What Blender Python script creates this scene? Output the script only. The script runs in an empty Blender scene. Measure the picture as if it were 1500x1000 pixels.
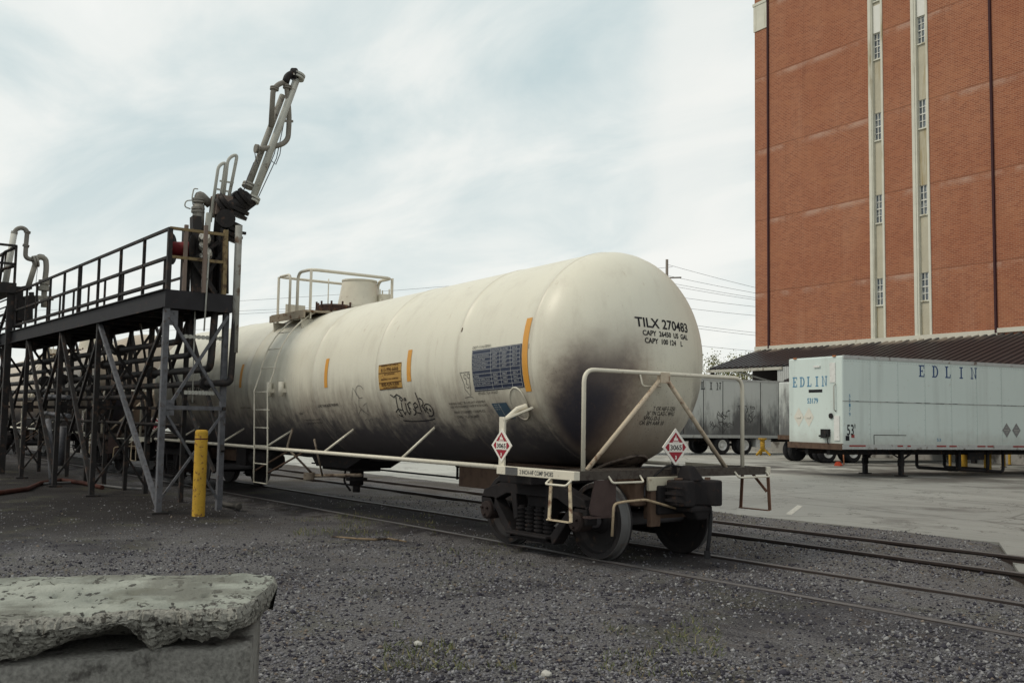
import bpy, bmesh, math, random
import numpy as np
from mathutils import Vector, Matrix, noise
random.seed(7); RNG=np.random.default_rng(7)
S=bpy.context.scene; COL=S.collection
R_=math.radians
# ------------------------------------------------------------------ camera
CF,CYAW,CPIT,CROLL=1457.74,-0.91554,0.0766114,0.016503
CC=Vector((6.3433,-8.9826,1.66855))
_F=Vector((math.sin(CYAW)*math.cos(CPIT),math.cos(CYAW)*math.cos(CPIT),math.sin(CPIT)))
_R0=Vector((math.cos(CYAW),-math.sin(CYAW),0)); _U0=_R0.cross(_F)
_R=math.cos(CROLL)*_R0+math.sin(CROLL)*_U0; _U=-math.sin(CROLL)*_R0+math.cos(CROLL)*_U0
cd=bpy.data.cameras.new('camera'); cam=bpy.data.objects.new('camera',cd); COL.objects.link(cam)
cd.sensor_width=36; cd.lens=CF/1500*36; cd.clip_end=3000; cd.clip_start=.05
m=Matrix.Identity(4)
for i in range(3): m[i][0]=_R[i]; m[i][1]=_U[i]; m[i][2]=-_F[i]; m[i][3]=CC[i]
cam.matrix_world=m; S.camera=cam
# ------------------------------------------------------------------ world / light
SUN_EL,SUN_AZ=R_(50),R_(205)      # azimuth clockwise from +Y: light comes from behind the camera's left
W=bpy.data.worlds.new('World'); S.world=W; W.use_nodes=True
nt=W.node_tree; nt.nodes.clear(); N=nt.nodes; LK=nt.links.new
out=N.new('ShaderNodeOutputWorld'); bg=N.new('ShaderNodeBackground'); bg.inputs[1].default_value=.1
sky=N.new('ShaderNodeTexSky'); sky.sky_type='NISHITA'; sky.sun_disc=False; sky.sun_elevation=SUN_EL; sky.sun_rotation=SUN_AZ
tc=N.new('ShaderNodeTexCoord'); sx=N.new('ShaderNodeSeparateXYZ'); LK(tc.outputs['Generated'],sx.inputs[0])
PLUME_AZ=-.755
def wm(op,a,b=None,c=None):
    n=N.new('ShaderNodeMath'); n.operation=op
    for i,v in enumerate((a,b,c)):
        if v is None: continue
        if isinstance(v,(int,float)): n.inputs[i].default_value=v
        else: LK(v,n.inputs[i])
    return n.outputs[0]
den=wm('ADD',wm('MAXIMUM',sx.outputs[2],0.0),.16)
cx=N.new('ShaderNodeCombineXYZ'); LK(wm('DIVIDE',sx.outputs[0],den),cx.inputs[0]); LK(wm('DIVIDE',sx.outputs[1],den),cx.inputs[1])
mp=N.new('ShaderNodeMapping'); LK(cx.outputs[0],mp.inputs[0]); mp.inputs['Rotation'].default_value=(0,0,R_(-40)); mp.inputs['Scale'].default_value=(.7,1.25,1); mp.inputs['Location'].default_value=(2.3,.4,0)
nz=N.new('ShaderNodeTexNoise'); nz.inputs['Scale'].default_value=1.6; nz.inputs['Detail'].default_value=9; nz.inputs['Roughness'].default_value=.56; nz.inputs['Distortion'].default_value=.5; LK(mp.outputs[0],nz.inputs[0])
nz2=N.new('ShaderNodeTexNoise'); nz2.inputs['Scale'].default_value=.55; nz2.inputs['Detail'].default_value=4; LK(mp.outputs[0],nz2.inputs[0])
cv=wm('ADD',wm('MULTIPLY',nz.outputs[0],.6),wm('MULTIPLY',nz2.outputs[0],.4))
cr=N.new('ShaderNodeValToRGB'); LK(cv,cr.inputs[0])
e=cr.color_ramp.elements; e[0].position=.37; e[0].color=(5.0,6.2,6.4,1); e[1].position=.62; e[1].color=(9.0,9.1,8.75,1)
k=e.new(.47); k.color=(6.9,7.6,7.5,1); k=e.new(.53); k.color=(8.2,8.5,8.2,1)
mx=N.new('ShaderNodeMixRGB'); hz=N.new('ShaderNodeMixRGB'); LK(wm('MULTIPLY',wm('POWER',wm('SUBTRACT',1.0,wm('MAXIMUM',sx.outputs[2],0.0)),5.0),.8),hz.inputs[0]); LK(cr.outputs[0],hz.inputs[1]); hz.inputs[2].default_value=(9.0,9.0,8.55,1)
az=wm('ARCTAN2',sx.outputs[0],sx.outputs[1]); st_=N.new('ShaderNodeTexNoise'); st_.inputs['Scale'].default_value=5; st_.inputs['Detail'].default_value=8; st_.inputs['Roughness'].default_value=.6; LK(tc.outputs['Generated'],st_.inputs[0])
dz=wm('ABSOLUTE',wm('ADD',wm('SUBTRACT',az,wm('ADD',PLUME_AZ,wm('MULTIPLY',sx.outputs[2],.1))),wm('MULTIPLY',wm('SUBTRACT',st_.outputs[0],.5),.16)))
pr_=N.new('ShaderNodeMapRange'); pr_.interpolation_type='SMOOTHSTEP'; LK(dz,pr_.inputs[0]); pr_.inputs[1].default_value=.085; pr_.inputs[2].default_value=.02
pl_=N.new('ShaderNodeMixRGB'); LK(wm('MULTIPLY',pr_.outputs[0],.6),pl_.inputs[0]); LK(hz.outputs[0],pl_.inputs[1]); pl_.inputs[2].default_value=(9.0,8.95,8.5,1)   # far steam plume
LK(sky.outputs[0],mx.inputs[1]); LK(pl_.outputs[0],mx.inputs[2]); mx.inputs[0].default_value=.93
LK(mx.outputs[0],bg.inputs[0]); LK(bg.outputs[0],out.inputs[0])
sd=bpy.data.lights.new('sun','SUN'); sd.energy=1.35; sd.angle=R_(12); sd.color=(1,.9,.74)
so=bpy.data.objects.new('sun',sd); COL.objects.link(so)
sv=Vector((math.sin(SUN_AZ)*math.cos(SUN_EL),math.cos(SUN_AZ)*math.cos(SUN_EL),math.sin(SUN_EL)))
so.rotation_euler=sv.to_track_quat('Z','Y').to_euler(); so.location=(0,-20,30)
vs=S.view_settings; vs.view_transform='Standard'; vs.look='None'; vs.exposure=.1; vs.gamma=1; vs.use_curve_mapping=False
# ------------------------------------------------------------------ helpers
def ray(u,v): return _F+_R*((u-750)/CF)+_U*((500-v)/CF)
def onX(u,v,x): r=ray(u,v); return CC+r*((x-CC.x)/r.x)
def onY(u,v,y): r=ray(u,v); return CC+r*((y-CC.y)/r.y)
def onZ(u,v,z): r=ray(u,v); return CC+r*((z-CC.z)/r.z)
def atD(u,v,d): return CC+ray(u,v)*d

def NODES(mt): 
    mt.use_nodes=True; t=mt.node_tree; return t,t.nodes,t.links.new,t.nodes['Principled BSDF']
class NB:
    """tiny node builder"""
    def __init__(s,name,rough=.6,metal=0.):
        s.m=bpy.data.materials.new(name); s.t,s.n,s.l,s.b=NODES(s.m); s.b.inputs['Roughness'].default_value=rough; s.b.inputs['Metallic'].default_value=metal; s.b.inputs['Specular IOR Level'].default_value=.5 if rough<.48 else .12
        s.tc=s.n.new('ShaderNodeTexCoord'); s.co=s.tc.outputs['Object']
    def map(s,scale,loc=(0,0,0)):
        q=s.n.new('ShaderNodeMapping'); q.inputs['Scale'].default_value=scale; q.inputs['Location'].default_value=loc; s.l(s.co,q.inputs[0]); return q.outputs[0]
    def noise(s,scale,detail=4,rough=.55,vec=None,dist=0):
        q=s.n.new('ShaderNodeTexNoise'); q.inputs['Scale'].default_value=scale; q.inputs['Detail'].default_value=detail; q.inputs['Roughness'].default_value=rough; q.inputs['Distortion'].default_value=dist
        s.l(vec or s.co,q.inputs[0]); return q.outputs[0]
    def math(s,op,a,b=0,c=0):
        q=s.n.new('ShaderNodeMath'); q.operation=op
        for i,v in enumerate((a,b,c)):
            if isinstance(v,(int,float)): q.inputs[i].default_value=v
            else: s.l(v,q.inputs[i])
        return q.outputs[0]
    def ramp(s,v,lo,hi):
        q=s.n.new('ShaderNodeMapRange'); q.interpolation_type='SMOOTHSTEP'; s.l(v,q.inputs[0]); q.inputs[1].default_value=lo; q.inputs[2].default_value=hi; return q.outputs[0]
    def mix(s,f,a,b,mode='MIX'):
        q=s.n.new('ShaderNodeMixRGB'); q.blend_type=mode
        for i,v in enumerate((f,a,b)):
            if isinstance(v,(int,float)): q.inputs[i].default_value=v
            elif isinstance(v,tuple): q.inputs[i].default_value=(*v[:3],1)
            else: s.l(v,q.inputs[i])
        return q.outputs[0]
    def xyz(s):
        q=s.n.new('ShaderNodeSeparateXYZ'); s.l(s.co,q.inputs[0]); return q.outputs
    def done(s,col,bump=None,bstr=.3,bdist=.01,rough=None):
        if isinstance(col,tuple): s.b.inputs['Base Color'].default_value=(*col[:3],1)
        else: s.l(col,s.b.inputs['Base Color'])
        if rough is not None: s.l(rough,s.b.inputs['Roughness'])
        if bump is not None:
            q=s.n.new('ShaderNodeBump'); q.inputs['Strength'].default_value=bstr; q.inputs['Distance'].default_value=bdist; s.l(bump,q.inputs['Height']); s.l(q.outputs[0],s.b.inputs['Normal'])
        return s.m
def sc(c,k): return tuple(min(1,x*k) for x in c)
def MAT(name,col,rough=.6,var=.25,scale=4,dirt=None,dlo=.55,dhi=.7,dscale=6,streak=False,bump=.0,bscale=60,metal=0.):
    b=NB(name,rough,metal)
    c=b.mix(b.noise(scale,5),sc(col,1-var),sc(col,1+var))
    if dirt:
        v=b.map((1,1,.12)) if streak else None
        c=b.mix(b.ramp(b.noise(dscale,6,.62,v),dlo,dhi),c,dirt)
    return b.done(c,b.noise(bscale,4) if bump else None,bump,.01)

class MB:
    def __init__(s): s.v=[]; s.f=[]; s.sm=[]; s.mi=[]; s.cur=0
    def add(s,vs,fs,smooth=False):
        o=len(s.v); s.v+= [tuple(v) for v in vs]; s.f+=[tuple(i+o for i in f) for f in fs]; s.sm+=[smooth]*len(fs); s.mi+=[s.cur]*len(fs); return s
    def hexa(s,p): # 8 pts bottom 0-3 ccw, top 4-7
        return s.add(p,[(3,2,1,0),(4,5,6,7),(0,1,5,4),(1,2,6,5),(2,3,7,6),(3,0,4,7)])
    def box(s,x0,x1,y0,y1,z0,z1): return s.hexa([(x0,y0,z0),(x1,y0,z0),(x1,y1,z0),(x0,y1,z0),(x0,y0,z1),(x1,y0,z1),(x1,y1,z1),(x0,y1,z1)])
    def obox(s,c,ax,ay,az): # half axes vectors
        c=Vector(c); ax,ay,az=Vector(ax),Vector(ay),Vector(az)
        return s.hexa([c-ax-ay-az,c+ax-ay-az,c+ax+ay-az,c-ax+ay-az,c-ax-ay+az,c+ax-ay+az,c+ax+ay+az,c-ax+ay+az])
    def beam(s,p,q,w,h=None,up=(0,0,1)):
        p,q=Vector(p),Vector(q); d=(q-p); L=d.length; d/=L; up=Vector(up)
        if abs(d.dot(up))>.95: up=Vector((0,1,0)) if abs(d.y)<.9 else Vector((1,0,0))
        a=d.cross(up).normalized(); b=a.cross(d); h=h or w
        return s.obox((p+q)/2,d*L/2,a*w/2,b*h/2)
    def tube(s,path,r,n=8,caps=True,closed=False):
        P=[Vector(p) for p in path]; m_=len(P); rs=r if isinstance(r,(list,tuple)) else [r]*m_
        T=[]
        for i in range(m_):
            a=P[(i-1)%m_] if (closed or i>0) else P[i]; b=P[(i+1)%m_] if (closed or i<m_-1) else P[i]
            T.append((b-a).normalized())
        u=T[0].orthogonal().normalized(); vs=[]
        for i in range(m_):
            u=(u-T[i]*u.dot(T[i])); u=u.normalized() if u.length>1e-6 else T[i].orthogonal().normalized()
            w=T[i].cross(u)
            for k in range(n):
                a=2*math.pi*k/n; vs.append(P[i]+(u*math.cos(a)+w*math.sin(a))*rs[i])
        fs=[]
        for i in range(m_ if closed else m_-1):
            j=(i+1)%m_
            for k in range(n): fs.append((i*n+k,i*n+(k+1)%n,j*n+(k+1)%n,j*n+k))
        s.add(vs,fs,True)
        if caps and not closed:
            o=len(s.v)-len(vs); s.f+=[tuple(o+k for k in range(n))[::-1],tuple(o+(m_-1)*n+k for k in range(n))]; s.sm+=[False]*2; s.mi+=[s.cur]*2
        return s
    def cyl(s,p,q,r,n=16): return s.tube([p,q],r,n)
    def lathe(s,p,ax,prof,n=24,sharp=True):
        """prof: (t along axis, radius); separate bands keep edges crisp"""
        p=Vector(p); ax=Vector(ax).normalized(); u=ax.orthogonal().normalized(); w=ax.cross(u)
        def ring(t,r): return [p+ax*t+(u*math.cos(2*math.pi*k/n)+w*math.sin(2*math.pi*k/n))*r for k in range(n)]
        for (t0,r0),(t1,r1) in zip(prof[:-1],prof[1:]):
            if r0<1e-6: vs=[p+ax*t0]+ring(t1,r1); s.add(vs,[(0,1+(k+1)%n,1+k) for k in range(n)],False)
            elif r1<1e-6: vs=[p+ax*t1]+ring(t0,r0); s.add(vs,[(0,1+k,1+(k+1)%n) for k in range(n)],False)
            else: s.add(ring(t0,r0)+ring(t1,r1),[(k,(k+1)%n,n+(k+1)%n,n+k) for k in range(n)],True)
        return s
    def prism(s,poly,f0,f1):
        """poly: 2D pts; f0,f1 map (a,b)->3D"""
        n=len(poly); vs=[f0(*p) for p in poly]+[f1(*p) for p in poly]
        return s.add(vs,[tuple(range(n))[::-1],tuple(range(n,2*n))]+[(k,(k+1)%n,n+(k+1)%n,n+k) for k in range(n)])
    def build(s,name,mat,parent=None,bevel=0,local=False):
        me=bpy.data.meshes.new(name); V=s.v
        if parent is not None and not local:
            o=Vector((0,0,0)); q=parent
            while q: o+=q.location; q=q.parent
            V=[(v[0]-o.x,v[1]-o.y,v[2]-o.z) for v in V]
        me.from_pydata([tuple(v) for v in V],[],s.f)
        me.polygons.foreach_set('use_smooth',s.sm); me.polygons.foreach_set('material_index',s.mi)
        for mm in (mat if isinstance(mat,(list,tuple)) else [mat]): me.materials.append(mm)
        me.update(); ob=bpy.data.objects.new(name,me); COL.objects.link(ob)
        if parent is not None: ob.parent=parent
        if bevel:
            md=ob.modifiers.new('bevel','BEVEL'); md.width=bevel; md.segments=2; md.limit_method='ANGLE'; md.angle_limit=R_(40)
        return ob
def bend(pts,rad=.1,seg=5):
    P=[Vector(p) for p in pts]; o=[P[0]]
    for a,b,c in zip(P[:-2],P[1:-1],P[2:]):
        r=min(rad,(a-b).length*.49,(c-b).length*.49); p0=b+(a-b).normalized()*r; p1=b+(c-b).normalized()*r
        for k in range(seg+1):
            t=k/seg; o.append(p0*(1-t)**2+b*2*t*(1-t)+p1*t*t)
    o.append(P[-1]); return o
def THING(name,label,cat,loc=(0,0,0),rz=0,group=None):
    o=bpy.data.objects.new(name,None); o.empty_display_size=.3; COL.objects.link(o); o.location=loc; o.rotation_euler=(0,0,rz); return TAG(o,label,cat,group)
def TAG(o,label=None,cat=None,group=None,kind=None):
    for k_,v_ in (('label',label),('category',cat),('group',group),('kind',kind)):
        if v_: o[k_]=v_
    return o
def kids(o): return [c for c in bpy.data.objects if c.parent==o]
def COPY(o,parent=None):
    c=o.copy(); COL.objects.link(c)
    if parent is not None: c.parent=parent
    for ch in kids(o): COPY(ch,c)
    return c
_tcache={}
def text2d(txt,size,bold=0.,spacing=1.,align='LEFT'):
    key=(txt,size,bold,spacing,align)
    if key in _tcache: return _tcache[key]
    cu=bpy.data.curves.new('t','FONT'); cu.body=txt; cu.size=size; cu.offset=bold; cu.space_character=spacing; cu.align_x=align; cu.resolution_u=3
    ob=bpy.data.objects.new('t',cu); COL.objects.link(ob); dg=bpy.context.evaluated_depsgraph_get(); me=bpy.data.meshes.new_from_object(ob.evaluated_get(dg))
    v=[tuple(x.co)[:2] for x in me.vertices]; f=[tuple(p.vertices) for p in me.polygons]
    bpy.data.objects.remove(ob); bpy.data.curves.remove(cu); bpy.data.meshes.remove(me); _tcache[key]=(v,f); return v,f
def put_text(mb,txt,size,fn,bold=0.,spacing=1.,align='LEFT',ox=0,oy=0,xs=1.):
    v,f=text2d(txt,size,bold,spacing,align); mb.add([fn(a*xs+ox,b+oy) for a,b in v],f)
def fit_text(mb,txt,w,h,fn,ox=0,oy=0,bold=0.,spacing=1.):
    """text scaled to width w and cap height h, lower left at (ox,oy)"""
    size=h/.69; v,f=text2d(txt,size,bold,spacing); x0=min(p[0] for p in v); x1=max(p[0] for p in v)
    mb.add([fn((p[0]-x0)/(x1-x0)*w+ox,p[1]+oy) for p in v],f)
def SLAB(ch): # slab-serif capitals in a 1 x 1.25 box, as quads
    q=[]; B=lambda x0,x1,y0,y1: q.append([(x0,y0),(x1,y0),(x1,y1),(x0,y1)])
    H=1.25; t=.2; s=.12
    if ch=='E': B(.14,.14+t,s,H-s);B(0,.86,0,s);B(0,.86,H-s,H);B(.34,.62,.57,.68);B(.56,.62,.47,.57);B(.56,.62,.68,.78);B(.76,.86,s,.36);B(.76,.86,.89,H-s)
    if ch=='L': B(.14,.14+t,s,H-s);B(0,.85,0,s);B(0,.5,H-s,H);B(.75,.85,s,.4)
    if ch=='I': B(.4,.6,s,H-s);B(.22,.78,0,s);B(.22,.78,H-s,H)
    if ch=='N': B(.12,.26,s,H-s);B(.74,.88,s,H-s);B(-.02,.4,0,s);B(-.02,.26,H-s,H);B(.6,1.02,H-s,H);q.append([(.26,H-s),(.2,H-.02),(.76,.0),(.86,.0),(.88,.2),(.74,.34)][:4])
    if ch=='D':
        B(.14,.14+t,s,H-s);B(0,.45,0,s);B(0,.45,H-s,H); n=10
        for k in range(n):
            a,b=-math.pi/2+math.pi*k/n,-math.pi/2+math.pi*(k+1)/n
            P=lambda an,rx,ry:(.45+rx*math.cos(an),H/2+ry*math.sin(an)); q.append([P(a,.3,H/2-s),P(a,.5,H/2),P(b,.5,H/2),P(b,.3,H/2-s)])
    return q
# ------------------------------------------------------------------ materials
STEEL_DARK=MAT('dark_steel',(.02,.019,.02),.65,.35,5,(.09,.05,.03),.56,.72,9)
STEEL_GREY=MAT('galvanised_steel',(.105,.107,.118),.55,.6,11,(.06,.042,.034),.55,.7,14)
RACK=MAT('rack_paint',(.027,.025,.025),.6,.4,4,(.085,.055,.042),.52,.7,7)
PIPE_PALE=MAT('pale_pipe_paint',(.36,.36,.33),.5,.2,6,(.1,.08,.06),.56,.7,10)
CAST=MAT('cast_iron',(.02,.018,.019),.75,.4,7,(.055,.032,.024),.58,.72,12,bump=.25)
RUST=MAT('rusty_plate',(.1,.066,.048),.75,.35,5,(.07,.045,.035),.5,.68,6,bump=.2)
WHEELM=MAT('wheel_steel',(.024,.022,.023),.5,.35,6,(.08,.055,.042),.58,.75,8)
TREAD=MAT('worn_tread',(.1,.098,.098),.42,.3,5,(.09,.07,.06),.55,.7,6)
CREAM=MAT('cream_paint',(.62,.58,.48),.45,.12,8,(.24,.15,.09),.62,.76,14)
GRATE=MAT('grating',(.07,.06,.052),.7,.3,9,(.05,.04,.035),.5,.6,20)
BLACKP=MAT('black_print',(.018,.018,.022),.6,.1,20)
FADEDP=MAT('faded_print',(.1,.1,.1),.6,.3,20)
BLUEP=MAT('blue_print',(.06,.2,.34),.5,.2,10)
NAVYP=MAT('navy_print',(.035,.07,.17),.5,.2,10)
ORANGE=MAT('orange_tape',(.62,.29,.04),.45,.12,9,(.4,.16,.05),.6,.75,3)
REDP=MAT('placard_red',(.3,.03,.045),.5,.15,30)
WHITEP=MAT('placard_white',(.75,.72,.66),.5,.06,20,(.4,.33,.25),.66,.8,30)
NOTICE=MAT('brown_notice',(.42,.25,.075),.5,.15,12,(.2,.1,.03),.6,.75,9)
TABLEM=MAT('navy_table',(.022,.03,.06),.45,.3,12)
YELLOW=MAT('yellow_paint',(.46,.28,.04),.6,.3,7,(.17,.085,.035),.53,.68,16,bump=.15)
RUBBER=MAT('rubber',(.022,.022,.024),.8,.3,9,(.06,.055,.05),.56,.7,6)
HUBW=MAT('hub_white',(.62,.62,.6),.5,.15,9,(.2,.15,.1),.6,.75,12)
GLASS=MAT('window_glass',(.12,.14,.16),.15,.8,2.2,(.35,.36,.34),.56,.6,3.1)
FRAMEW=MAT('window_white',(.7,.7,.66),.5,.08,4)
WOOD=MAT('weathered_wood',(.2,.15,.1),.8,.5,5,(.04,.03,.025),.5,.56,6)
def tank_material(name,dirty=False):
    b=NB(name,.42); x,y,z=b.xyz()
    base=(.66,.635,.53) if not dirty else (.42,.35,.27)
    c=b.mix(b.noise(.9,5,.6),sc(base,.9),sc(base,1.06))
    c=b.mix(b.math('MULTIPLY',b.ramp(b.noise(60,3,.7),.56,.72),.18),c,(.36,.33,.28))
    st=b.noise(2.2,7,.68,b.map((1.6,1.6,.16)))                 # rain streaks
    c=b.mix(b.math('MULTIPLY',b.ramp(st,.48,.72),.27),c,(.4,.35,.28)); rr=b.noise(3.4,6,.7,b.map((2.2,2.2,.07),(5,1,0))); c=b.mix(b.math('MULTIPLY',b.ramp(rr,.62,.76),.55),c,(.3,.19,.11)); ch=b.noise(11,6,.7); c=b.mix(b.math('MULTIPLY',b.ramp(ch,.69,.73),.5),c,(.27,.2,.15))
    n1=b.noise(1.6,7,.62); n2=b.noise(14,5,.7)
    # road grime plus painted belly shade on the lower flanks, ragged upper limit
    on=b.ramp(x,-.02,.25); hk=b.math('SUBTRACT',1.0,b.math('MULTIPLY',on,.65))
    zz=b.math('ADD',z,b.math('ADD',b.math('MULTIPLY',b.math('SUBTRACT',n1,.5),-.8),b.math('MULTIPLY',b.math('SUBTRACT',b.noise(4.5,6,.7,b.map((1.5,1.5,.1),(2,0,0))),.5),-.9))); grime_shade=b.ramp(b.math('ADD',zz,b.math('MULTIPLY',b.ramp(x,-7.5,-10.5),-.3)),2.42,1.5)
    c=b.mix(b.math('MULTIPLY',grime_shade,b.math('MULTIPLY',hk,.72)),c,(.17,.13,.105)); soot_shade=b.ramp(b.math('ADD',zz,b.math('MULTIPLY',b.math('SUBTRACT',n2,.5),-.3)),1.86,1.3); c=b.mix(b.math('MULTIPLY',soot_shade,b.math('MULTIPLY',hk,.88)),c,(.035,.033,.045))
    # sooty spill plumes on the head
    for xs_ in (-.04,-1.63,-3.78,-5.93,-8.63,-11.08):
        dx=b.math('ABSOLUTE',b.math('SUBTRACT',x,xs_)); c=b.mix(b.math('MULTIPLY',b.ramp(b.math('ADD',dx,b.math('MULTIPLY',b.math('SUBTRACT',n2,.5),.05)),.045,.0),.24),c,(.3,.25,.2))
    def plume(yc,ztop,w,sl,k):
        yy=b.math('ADD',y,b.math('MULTIPLY',b.math('SUBTRACT',z,ztop),sl)); d=b.math('ABSOLUTE',b.math('SUBTRACT',yy,yc))
        d=b.math('ADD',d,b.math('MULTIPLY',b.math('SUBTRACT',n1,.5),.55)); d=b.math('ADD',d,b.math('MULTIPLY',b.math('SUBTRACT',n2,.5),.22))
        a=b.ramp(d,w,w*.15); a=b.math('MULTIPLY',a,b.ramp(b.math('ADD',z,b.math('MULTIPLY',n1,.5)),ztop+.5,ztop-.45)); return b.math('MULTIPLY',b.math('MULTIPLY',a,on),k)
    c=b.mix(plume(-.7,2.8,.95,-.14,.85),c,(.2,.125,.085)); c=b.mix(plume(-.76,2.6,.62,-.18,.97),c,(.024,.024,.036)); c=b.mix(plume(.86,2.3,.27,.35,.8),c,(.07,.05,.045))
    c=b.mix(b.math('MULTIPLY',plume(.05,1.95,1.05,0,.62),.9),c,(.24,.165,.115))
    sp=b.math('MULTIPLY',b.ramp(b.noise(45,2,.6),.63,.7),b.math('MULTIPLY',on,b.ramp(z,2.7,1.9))); c=b.mix(b.math('MULTIPLY',sp,.7),c,(.09,.06,.045))
    return b.done(c,b.noise(1.7,3),.12,.05)
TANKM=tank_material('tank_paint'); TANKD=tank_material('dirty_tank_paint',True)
# ------------------------------------------------------------------ ground, lot, track
def asphalt_line(x): # y of the paving edge
    return 6.2 if x<-1.25 else 6.25-(x+1.25)*1.72
def gz(x,y):
    e_=asphalt_line(x)
    h=-.055+.035*noise.noise(Vector((x*.55,y*.55,1)))+.012*noise.noise(Vector((x*2.3,y*2.3,4)))
    for yr in (-.75,.75):
        d=abs(y-yr)
        if d<.5: w=1-d/.5; t_=(-.014 if yr<0 else -.03)+.012*noise.noise(Vector((x*1.1,yr,8))); h=h+(t_-h)*min(1,w*1.6)
    for yr in (2.75,4.17):
        if abs(y-yr)<.3: h=min(h,-.05)
    if y>e_-.35: h=h+(-.17-h)*min(1,max(0,(y-e_+.35)/.5))
    return h
def axis(*segs):
    o=[]
    for a,b,st in segs: o+=list(np.arange(a,b-1e-6,st))
    return o+[segs[-1][1]]
gx=axis((-160,-60,8),(-60,-26,1.0),(-26,-13,.3),(-13,9,.14),(9,16,.8)); gy=axis((-40,-13,3),(-13,-9,.5),(-9,-1.2,.14),(-1.2,1.4,.07),(1.4,7,.16))
g=MB(); nx,ny=len(gx),len(gy)
g.add([(x,y,gz(x,y)) for x in gx for y in gy],[(i*ny+j,(i+1)*ny+j,(i+1)*ny+j+1,i*ny+j+1) for i in range(nx-1) for j in range(ny-1)],True)
b=NB('gravel',.9); x,y,z=b.xyz()
n1=b.noise(.35,5,.6); n2=b.noise(38,4,.75); n3=b.noise(130,2,.8); n4=b.noise(3,5,.6)
c=b.mix(b.ramp(n2,.3,.72),(.024,.022,.03),(.19,.183,.19)); c=b.mix(b.math('MULTIPLY',b.ramp(n3,.45,.7),.6),c,(.36,.35,.32))
c=b.mix(b.math('MULTIPLY',b.ramp(n1,.46,.6),.7),c,(.038,.036,.042)); oi=b.noise(.9,6,.65,b.map((.5,1,1),(0,5,2))); c=b.mix(b.math('MULTIPLY',b.ramp(oi,.56,.66),.7),c,(.03,.027,.03))
c=b.mix(b.math('MULTIPLY',b.ramp(n4,.52,.72),.4),c,(.085,.063,.045))
yo=b.math('ABSOLUTE',b.math('ADD',y,b.math('MULTIPLY',b.math('SUBTRACT',n4,.5),1.2)))     # darker ballast between the rails, beneath the cars
c=b.mix(b.math('MULTIPLY',b.ramp(yo,1.25,.75),b.math('MULTIPLY',b.ramp(x,-.5,-3.2),.85)),c,(.022,.019,.02))
rk=b.math('MULTIPLY',b.ramp(b.math('ADD',y,b.math('MULTIPLY',n1,1.5)),-.4,-1.8),b.ramp(b.math('ADD',x,b.math('MULTIPLY',n1,4)),-4.5,-8.5)); c=b.mix(b.math('MULTIPLY',rk,.88),c,(.022,.019,.018))   # oil-blackened soil by the rack
mo=b.math('MULTIPLY',b.ramp(b.noise(.8,6,.65,b.map((1,1,1),(4,7,0))),.52,.64),b.ramp(n2,.35,.55)); c=b.mix(b.math('MULTIPLY',mo,.35),c,(.12,.12,.075))   # moss
rs=b.math('MULTIPLY',b.ramp(y,1.0,1.6),b.ramp(n1,.4,.6)); c=b.mix(b.math('MULTIPLY',rs,.4),c,(.15,.13,.105))
vo=b.n.new('ShaderNodeTexVoronoi'); vo.inputs['Scale'].default_value=34; b.l(b.co,vo.inputs[0])
GRAV=b.done(c,b.math('ADD',vo.outputs[0],b.math('MULTIPLY',n2,1.2)),.9,.03)
TAG(g.build('gravel_ground',GRAV),kind='structure')
f_=MB(); f_.add([(-1500,-1500,-.3),(1500,-1500,-.3),(1500,1500,-.3),(-1500,1500,-.3)],[(0,1,2,3)])
TAG(f_.build('terrain',MAT('dry_earth',(.2,.19,.15),.95,.3,.05)),kind='structure')
lot=MB(); edge=[]
xx=-200.
while xx<6.5: edge.append((xx,asphalt_line(xx)+(.1*noise.noise(Vector((xx*1.7,0,0)))+.12*noise.noise(Vector((xx*.4,3,0))) if xx<-1.5 else .03*noise.noise(Vector((xx*4,0,0)))))); xx+= (10 if xx<-40 else .25)
poly=edge+[(8,-12),(90,-12),(90,90),(-200,90)]
lot.prism(poly,lambda a,c_:(a,c_,-.13),lambda a,c_:(a,c_,-.09))
b=NB('worn_asphalt',.55); x,y,z=b.xyz()
n1=b.noise(.16,5,.6); n2=b.noise(40,4,.8); n3=b.noise(.7,6,.6,b.map((.25,1.6,1)))
c=b.mix(b.ramp(n1,.35,.66),(.2,.205,.193),(.29,.295,.275)); c=b.mix(b.math('MULTIPLY',b.ramp(n3,.5,.72),.45),c,(.13,.125,.115)); c=b.mix(.4,c,b.mix(n2,(.14,.14,.13),(.36,.355,.33)))
pale=b.ramp(b.math('ADD',x,b.math('MULTIPLY',n1,6)),-9,-15); c=b.mix(b.math('MULTIPLY',pale,.75),c,(.46,.46,.42)); stn=b.noise(.33,6,.62); c=b.mix(b.math('MULTIPLY',b.ramp(stn,.53,.66),.65),c,(.085,.08,.075)); tm=b.noise(1.1,6,.65,b.map((.06,1.2,1),(0,3,0))); c=b.mix(b.math('MULTIPLY',b.ramp(tm,.56,.66),.5),c,(.1,.098,.092)); pt=b.noise(.09,2,.4); c=b.mix(b.math('MULTIPLY',b.ramp(pt,.55,.56),.35),c,(.16,.16,.15)); cw=b.math('ABSOLUTE',b.math('SUBTRACT',b.noise(.28,7,.6,b.map((1,1,1),(9,2,0))),.5)); c=b.mix(b.math('MULTIPLY',b.ramp(cw,.004,.0015),.75),c,(.05,.047,.043))
dk=b.math('MULTIPLY',b.ramp(y,17,22),b.ramp(x,-27,-18)); c=b.mix(b.math('MULTIPLY',dk,b.ramp(b.noise(.5,5),.35,.6)),c,(.1,.095,.088))   # darker, mottled paving under the trailers
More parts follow.
